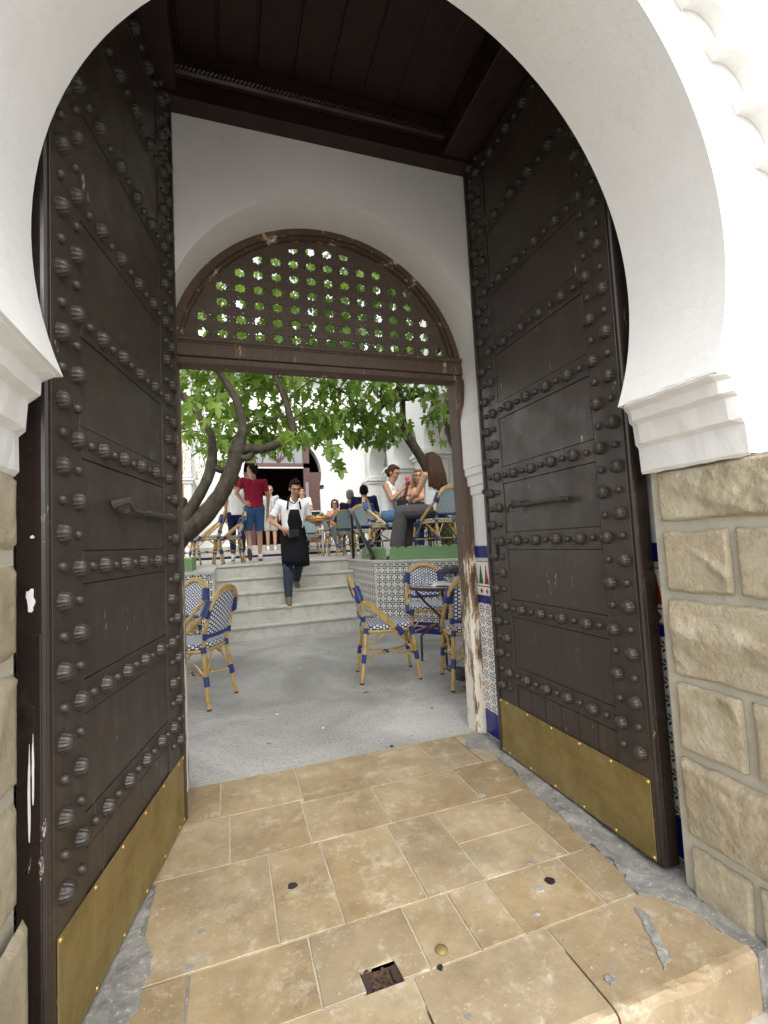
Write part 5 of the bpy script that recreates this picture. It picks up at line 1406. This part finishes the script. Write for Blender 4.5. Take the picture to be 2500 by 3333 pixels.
VJ = standing(elL=(.04,.24,1.15), wrL=(.22,.10,1.12), elR=(.02,-.22,1.13), wrR=(.20,-.05,1.08))
person('person in white T-shirt standing behind the waiter near the doorway', (1.90,12.30,ZT), rad(-100), VJ, 'skin', 'hairb', 'bun', (('trousers','dkblue'),('tshirt','wtop')), scale=1.02)
SJ = seated(wrR=(.16,.02,1.02), elR=(.10,-.19,.84), knR=(.44,-.02,.60), anR=(.52,.10,.12), knL=(.40,.10,.55), anL=(.36,.10,.10))
person('seated woman with bobbed hair in peach top and blue jeans', (2.57,11.40,ZT), rad(-108), SJ, 'skin', 'hairb', 'bob', (('trousers','denim'),('camisole','peach')), glasses=True, bare=True, bust=True)
NJ = seated(chest=(.06,0,.93), neck=(.11,0,1.05), head=(.17,0,1.17), shL=(.07,.18,1.02), shR=(.07,-.18,1.02), wrL=(.40,.10,.76), wrR=(.40,-.10,.76), elL=(.2,.23,.80), elR=(.2,-.23,.80))
person('dark haired diner in navy top bending over with back turned', (2.46,8.45,ZT), rad(70), NJ, 'skin2', 'hair', 'crop', (('trousers','dkblue'),('long_shirt','navy')), scale=1.03)
person('grey haired diner seen from behind, head above the handrail', (2.40,9.22,ZT), rad(62), seated(), 'skin', 'hairg', 'crop', (('trousers','khaki'),('long_shirt','dkblue')), scale=.98)
person('diner in dark glasses half hidden behind the woman with the can', (3.28,9.2,ZT), rad(190), seated(), 'skin2', 'hair', 'short', (('trousers','dkblue'),('tshirt','navy')), glasses=True)
# women at the right table
KJ = seated(chest=(.02,0,.93), neck=(.05,0,1.07), head=(.10,0,1.215), shL=(.02,.15,1.03), shR=(.02,-.16,1.02), elR=(.13,-.21,.80), wrR=(.27,-.035,.97), elL=(.18,.15,.80), wrL=(.29,.035,.97), hdR=(.25,.55,.75), hdL=(.25,-.55,.75), hnR=(-.7,-.4,.3), hnL=(-.7,.4,.3), curl=.55,
            knR=(.38,-.14,.56), knL=(.43,.06,.56), anR=(.30,-.17,.10), anL=(.36,-.02,.10))
person('woman in cream sleeveless top and blue jeans sipping from a red can', (2.33,6.67,ZP), rad(-40), KJ, 'skin2', 'hairb', 'bun', (('trousers','denim'),('tank','wtop')), head=(-.12,.38), bust=True, vox=.0075, feet='wshoe')
ca = math.cos(rad(-40)); sa = math.sin(rad(-40))
can((2.33+.335*ca,6.67+.335*sa,ZP+1.015), 'red', 'red drink can held up to the woman\'s mouth', .033, .115, (rad(8),rad(-18),0))
hb = empty('handbag', 'black leather handbag on the lap of the woman with the can', 'bag', (2.33+.26*ca+.03,6.67+.26*sa-.05,ZP+.635), rad(-25))
MB().prism([(-.17,0),(.17,0),(.145,.15),(-.145,.15)], -.06, .06, 'y').build('body', 'bag', hb); MB().prism([(-.165,.05),(.165,.05),(.150,.155),(-.150,.155)], -.066, -.061, 'y').build('flap', 'bag', hb)
MB().box(-.03,-.072,.075,.03,-.0665,.095).build('clasp', 'alu', hb); MB().tube([(-.14,0,.14),(-.10,0,.20),(0,0,.22),(.10,0,.20),(.14,0,.14)], .008, 6).build('handle', 'bag', hb)
MB().tube([(-.16,.0,.13),(-.27,.06,.28),(-.28,.10,.42),(-.16,.16,.49)], .008, 6).build('shoulder_strap', 'bag', hb)
BJ = seated(chest=(-.02,0,.94), head=(.02,0,1.235), neck=(-.02,0,1.08), shL=(-.02,.165,1.03), shR=(-.02,-.165,1.035), elR=(.10,-.22,.80), wrR=(.32,-.10,.76), elL=(.10,.22,.80), wrL=(.32,.12,.76), knL=(.33,.30,.57), knR=(.38,.12,.58), anL=(.40,.36,.09), anR=(.46,.16,.09))
person('woman with long brown hair in white top and grey trousers, her back to us', (2.71,5.86,ZP), rad(112), BJ, 'skin', 'hairb', 'long', (('wide','greyt'),('camisole','wtop')), head=(-.30,.0), bust=False, vox=.0075, feet='wshoe', scale=1.02)
FJ = seated(elR=(.14,-.2,.80), wrR=(.34,-.06,.77), elL=(.14,.2,.8), wrL=(.34,.06,.77))
person('fair haired woman facing the viewer behind the table', (3.00,7.06,ZP), rad(-128), FJ, 'skin2', 'hairl', 'long', (('trousers','denimd'),('camisole','peach')), head=(.25,.0), bust=True)
person('man in white shirt seated beyond the woman with the can', (3.42,8.15,ZP), rad(100), seated(), 'skin', 'hair', 'crop', (('trousers','dkblue'),('tshirt','wshirt')), scale=.98)
person('brown haired diner half hidden by the trunk beside the orange shutter', (-.83,10.4,ZT), rad(200), seated(), 'skin', 'hairb', 'bob', (('trousers','dkblue'),('tshirt','redt')))

# ------------------------------------------------------------------ trees
def limb(mb, pts, rs, seg=10):
    P = [Vector(p) for p in pts]; out = []; ro = []
    for i in range(len(P)-1):
        p0, p1, p2, p3 = P[max(0,i-1)], P[i], P[i+1], P[min(len(P)-1,i+2)]
        for k in range(5):
            t_ = k/5; out.append(.5*((2*p1)+(p2-p0)*t_+(2*p0-5*p1+4*p2-p3)*t_*t_+(3*p1-p0-3*p2+p3)*t_**3)); ro.append((rs[i]+(rs[i+1]-rs[i])*t_)*(1+R_.uniform(-.05,.05)))
    out.append(P[-1]); ro.append(rs[-1]); mb.tube(out, ro, seg)
half = [(0,0),(.10,-.06),(.27,-.10),(.36,-.02),(.33,.05),(.21,.12),(.34,.20),(.48,.34),(.49,.44),(.40,.45),(.25,.36),(.155,.40),(.20,.56),(.20,.74),(.12,.92),(0,1.02)]
def leaf_mesh(name, mat, seed, lobes=1.):
    rr = random.Random(seed); vs = []; fs = []
    rgt = [(x*rr.uniform(.88,1.12), y*rr.uniform(.95,1.05)) for x, y in half]; lft = [(-x*rr.uniform(.88,1.12), y*rr.uniform(.95,1.05)) for x, y in half]
    fold = rr.uniform(.12,.45); bend = rr.uniform(.15,.55)
    def Z(x, y): return fold*abs(x)-bend*(y-.35)**2*(1 if y > .35 else .4)-.25*x*x
    sp_ = [(0,y) for y in (.0,.12,.25,.38,.55,.78,1.02)]
    for side in (rgt, lft):
        o = len(vs); n = len(side)
        pts = side[:]
        for x, y in pts: vs.append((x, y, Z(x, y)))
        m0 = len(vs); vs.append((0,.36,Z(0,.36))); vs.append((0,.16,Z(0,.16)))
        b = list(range(o, o+n))
        for i in range(0, 5): fs.append((m0+1, b[i], b[i+1]))
        fs.append((m0+1, b[5], m0))
        for i in range(5, n-1): fs.append((m0, b[i], b[i+1]))
    me = MB().add(vs, fs, True).mesh(name, mat)
    return me
LM = [leaf_mesh('leaf', 'leaf', i) for i in range(5)]; LD = [leaf_mesh('leaf', 'leafd', 20+i) for i in range(5)]
CAMP = Vector((0,0,1.15))
def hits(p, pad=0):   # keep foliage clear of the wall planes and ceiling line
    return p.y > 4.2 and p.z > 2.2
def leaves(tree, metas, clumps, nmax, seed, size=(.10,.215), mul=1.3):
    rr = random.Random(seed); L = []
    for (c, rad_, n) in clumps:
        for _ in range(int(n*mul)):
            while True:
                d = Vector((rr.uniform(-1,1), rr.uniform(-1,1), rr.uniform(-1,1)))
                if d.length < 1: break
            p = Vector(c)+Vector((d.x*rad_[0], d.y*rad_[1], d.z*rad_[2])); s = rr.uniform(*size)
            az = rr.uniform(0, 2*PI); tilt = rr.uniform(rad(25), rad(85)); 
            q = Quaternion((0,0,1), az) @ Quaternion((1,0,0), -tilt) @ Quaternion((0,1,0), rr.uniform(-.6,.6))
            L.append((p, q, s))
    L.sort(key=lambda t_: -t_[2]/((t_[0]-CAMP).length))
    n0 = min(nmax, len(L))
    for p, q, s in L[:n0]:
        o = bpy.data.objects.new('leaf', rr.choice(metas)); COL.objects.link(o); o.parent = tree
        o.location = p; o.rotation_mode = 'QUATERNION'; o.rotation_quaternion = q; o.scale = (s,s,s)
    rest = MB()
    for p, q, s in L[n0:]:
        me = rr.choice(metas)
        rest.add([p+(q @ v.co)*s for v in me.vertices], [tuple(pl.vertices) for pl in me.polygons], True)
    if L[n0:]:
        o = rest.build('foliage', metas[0].materials[0], tree); o['kind'] = 'stuff'
ft = empty('fig_tree', 'big leaning fig tree with smooth dark forked trunk over the left planter', 'tree')
b = MB(); Yt = 7.0
limb(b, [(-.95,Yt,.88),(-.80,Yt,1.10),(-.62,Yt,1.36),(-.36,Yt,1.56),(-.06,Yt,1.93),(.12,Yt,2.33),(.215,Yt,2.66)], [.23,.19,.155,.130,.115,.107,.103])
b.ell((.215,Yt,2.655), (.103,.10,.10)); b.ell((.165,Yt,2.55), (.106,.104,.11))
b.build('trunk', 'bark', ft)
def br(pts, rs): q = MB(); limb(q, pts, [a*.86 for a in rs]); q.build('branch', 'bark', ft)
br([(.20,Yt,2.55),(.255,Yt,2.80),(.272,Yt,2.96),(.20,Yt,3.30),(.06,Yt,3.56),(-.07,Yt-.05,3.80),(-.18,Yt-.2,4.4),(-.2,Yt-.5,5.2)], [.095,.085,.075,.066,.060,.055,.04,.015])
br([(.17,Yt,2.55),(.33,Yt,2.60),(.52,Yt,2.595),(.70,Yt,2.66),(.88,Yt,2.76),(.985,Yt,2.87),(.955,Yt,3.1),(.87,Yt,3.42),(.76,Yt,3.76),(.66,Yt-.1,4.4),(.6,Yt-.3,5.3)], [.09,.085,.078,.074,.072,.076,.060,.052,.047,.035,.012])
br([(-.66,Yt-.02,1.38),(-.50,Yt,1.66),(-.40,Yt,1.83),(-.24,Yt,2.13),(-.165,Yt,2.38),(-.15,Yt,2.62),(-.17,Yt,2.80),(-.28,Yt,3.0),(-.48,Yt,3.29),(-.70,Yt-.1,3.55),(-1.0,Yt-.2,4.2)], [.10,.095,.088,.084,.088,.066,.058,.052,.048,.040,.015])
br([(-.13,Yt,2.33),(-.03,Yt,2.28),(.09,Yt,2.25)], [.062,.055,.055])
br([(.24,Yt-.04,2.46),(.33,Yt-.06,2.45),(.40,Yt-.08,2.52)], [.06,.05,.035])
for a, c in (((.97,Yt,3.05),(1.6,Yt+.1,3.25)),((.9,Yt,3.3),(1.5,Yt-.2,3.7)),((.25,Yt,2.9),(.75,Yt+.3,3.05)),((.2,Yt,3.3),(.7,Yt+.3,3.6)),((-.2,Yt,2.9),(.0,Yt-.3,3.2)),((.05,Yt,3.6),(-.5,Yt-.3,3.9)),((.7,Yt,4.0),(1.3,Yt,4.5)),((-.1,Yt,4.2),(.4,Yt+.2,4.8)),((.95,Yt,3.1),(.45,Yt+.4,2.95))):
    a = Vector(a); c = Vector(c); m_ = a.lerp(c, .5)+Vector((0,0,.08)); br([a, m_, c], [.02,.014,.006])
leaves(ft, LM, [((.0,7.9,3.25),(.75,.6,.50),50),((.55,7.8,3.1),(.6,.5,.35),60),((1.2,7.6,3.2),(.6,.5,.42),70),((.50,7.9,2.85),(.6,.4,.22),46),((-.5,7.7,3.3),(.4,.5,.5),30),((-.15,7.6,2.8),(.35,.4,.3),24),((-.2,6.5,3.05),(.3,.3,.28),12),((.95,6.6,2.72),(.3,.2,.14),12),
                 ((.1,7.7,3.65),(.9,.6,.35),75),((.1,7.4,4.1),(1.0,.8,.5),110),((1.1,7.4,4.0),(.8,.8,.5),115),((.3,7.2,4.8),(1.2,.9,.5),150),((1.3,7.2,4.8),(.8,.8,.6),110),((-.6,7.2,4.3),(.5,.6,.6),50),((.3,7.2,5.6),(1.4,.9,.5),120),((1.4,7.2,5.6),(.9,.8,.5),70)], 300, 11, (.10,.22), 1.75)
f2 = empty('fig_tree', 'fig tree with thin bent trunk rising behind the women on the right', 'tree')
b = MB(); limb(b, [(3.75,7.6,.95),(3.62,7.55,1.6),(3.45,7.5,2.2),(3.28,7.5,2.55),(3.06,7.5,2.90),(2.95,7.5,3.05)], [.12,.10,.09,.085,.08,.075]); b.build('trunk', 'bark', f2)
def br2(pts, rs): q = MB(); limb(q, pts, rs); q.build('branch', 'bark', f2)
br2([(2.98,7.5,3.0),(2.96,7.5,3.3),(2.97,7.5,3.58),(2.91,7.5,3.9),(2.85,7.4,4.6),(2.7,7.2,5.4)], [.065,.055,.048,.045,.03,.01])
br2([(2.98,7.5,3.02),(2.80,7.5,3.02),(2.68,7.5,3.12),(2.50,7.5,3.20),(2.32,7.5,3.26),(2.0,7.4,3.45)], [.062,.055,.045,.035,.028,.012])
br2([(2.75,7.5,3.02),(2.72,7.5,2.90),(2.76,7.48,2.86)], [.055,.05,.03])
br2([(2.40,7.45,3.2),(2.62,7.4,3.48),(2.85,7.4,3.56),(3.1,7.4,3.60),(3.36,7.4,3.73)], [.02,.026,.03,.03,.02])
br2([(2.97,7.5,3.6),(3.15,7.45,3.78),(3.28,7.4,3.95)], [.024,.018,.01])
br2([(2.6,7.45,3.46),(2.55,7.45,3.65),(2.62,7.4,3.85)], [.022,.018,.01]); br2([(2.4,7.4,3.22),(1.9,7.3,3.6),(1.3,7.2,3.75)], [.02,.018,.01]); br2([(3.4,7.2,3.8),(3.42,7.1,3.3),(3.46,7.1,2.75)], [.010,.008,.005])
leaves(f2, LD, [((2.0,7.0,3.5),(.65,.8,.42),125),((1.7,7.2,3.05),(.50,.6,.32),78),((2.45,7.2,3.0),(.45,.6,.28),60),((1.43,6.4,2.36),(.24,.2,.26),12),((2.9,7.1,3.75),(.6,.6,.35),62),((3.45,7.1,3.75),(.35,.5,.4),44),((3.45,7.1,3.1),(.25,.4,.35),20),((2.1,6.8,4.2),(.8,.8,.5),120),((3.0,6.8,4.4),(.8,.8,.5),110),((2.0,6.6,5.0),(.9,.8,.5),160),((2.9,6.6,5.2),(.8,.8,.5),150),((2.2,6.8,5.7),(.9,.8,.5),110),((2.4,7.6,2.95),(.5,.3,.15),22)], 300, 12)
oc = empty('olive_tree', 'small leaved olive tree spreading behind the fig at the upper left', 'tree')
b = MB(); limb(b, [(-1.9,10.6,.9),(-1.8,10.5,2.2),(-1.4,10.4,3.2),(-1.1,10.3,4.2),(-.9,10.2,5.3)], [.13,.11,.09,.06,.02]); b.build('trunk', 'bark', oc)
for i in range(14):
    a = Vector((-1.4+R_.uniform(-.1,.3),10.4,3.2+R_.uniform(0,1.2))); c = a+Vector((R_.uniform(.1,1.3),R_.uniform(-.7,.5),R_.uniform(-.5,.9))); q = MB(); limb(q, [a, a.lerp(c,.5)+Vector((0,0,.12)), c], [.025,.014,.005]); q.build('branch', 'bark', oc)
q = MB()
for i in range(2600):
    p = Vector((-.9+R_.gauss(0,.50),10.3+R_.gauss(0,.5),4.0+R_.gauss(0,.75)))
    if p.z < 2.5: continue
    a = Quaternion((0,0,1), R_.uniform(0,6.28)) @ Quaternion((1,0,0), R_.uniform(-1.4,1.4)); s = R_.uniform(.03,.055)
    q.add([p+a @ Vector(v)*s for v in ((0,-1,0),(.28,0,.05),(0,1,0),(-.28,0,.05))], [(0,1,2,3)])
q.build('foliage', 'olive', oc)['kind'] = 'stuff'
ot = empty('old_trunk', 'thick rough brown trunk leaning in from the right behind the doorpost', 'tree')
b = MB(); limb(b, [(4.55,7.6,.9),(4.42,7.55,1.8),(4.22,7.5,2.4),(4.10,7.5,2.75),(3.98,7.5,3.1),(3.95,7.5,3.35),(4.02,7.5,3.7),(4.2,7.5,4.4)], [.16,.16,.16,.19,.21,.21,.20,.15]); b.build('trunk', 'brokenwood', ot)
# dark shrub under the chair
sh = empty('shrub', 'dark leafy shrub growing behind the brown haired woman\'s chair', 'shrub', (3.45,6.35,ZP))
for i in range(7):
    MB().tube([(R_.uniform(-.1,.1),R_.uniform(-.1,.1),0),(R_.uniform(-.25,.25),R_.uniform(-.25,.25),.5)], [.012,.006], 5).build('stem', 'bark', sh)
q = MB()
for i in range(900):
    p = Vector((R_.gauss(0,.26),R_.gauss(0,.26),abs(R_.gauss(.32,.2)))); a = Quaternion((0,0,1), R_.uniform(0,6.28)) @ Quaternion((1,0,0), R_.uniform(-1.2,1.2)); s = R_.uniform(.03,.06)
    q.add([p+a @ Vector(v)*s for v in ((0,-1,0),(.45,0,.08),(0,1,0),(-.45,0,.08))], [(0,1,2,3)])
q.build('foliage', 'shrub', sh)['kind'] = 'stuff'

# small litter on the concrete
for (x, y, mname, lab) in ((.55,3.05,'paper','tiny white paper fleck on the concrete near the threshold'),(.30,3.4,'paper','tiny white fleck on the concrete beside the left chair'),(.62,4.6,'paper','white paper fleck on the concrete in front of the steps'),
                           (1.02,5.1,'deadleaf','brown leaf fragment on the concrete below the bottom step'),(.22,2.95,'deadleaf','brown leaf crumb near the left end of the threshold'),(1.28,3.05,'deadleaf','small brown leaf near the right doorpost'),
                           (.78,5.6,'deadleaf','dry leaf lying close to the bottom riser'),(1.5,4.7,'deadleaf','dry leaf lying behind the sideways chair')):
    d = MB().add([(0,0,0),(.018,.009,.006),(.036,.002,.002),(.02,-.010,.005)], [(0,1,2,3)]).build('paper_scrap' if mname == 'paper' else 'dry_leaf', mname)
    d.location = (x, y, .002); d.rotation_euler = (0,0,R_.uniform(0,6)); tag(d, lab, 'paper' if mname == 'paper' else 'leaf')

bpy.data.scenes.remove(TMP)
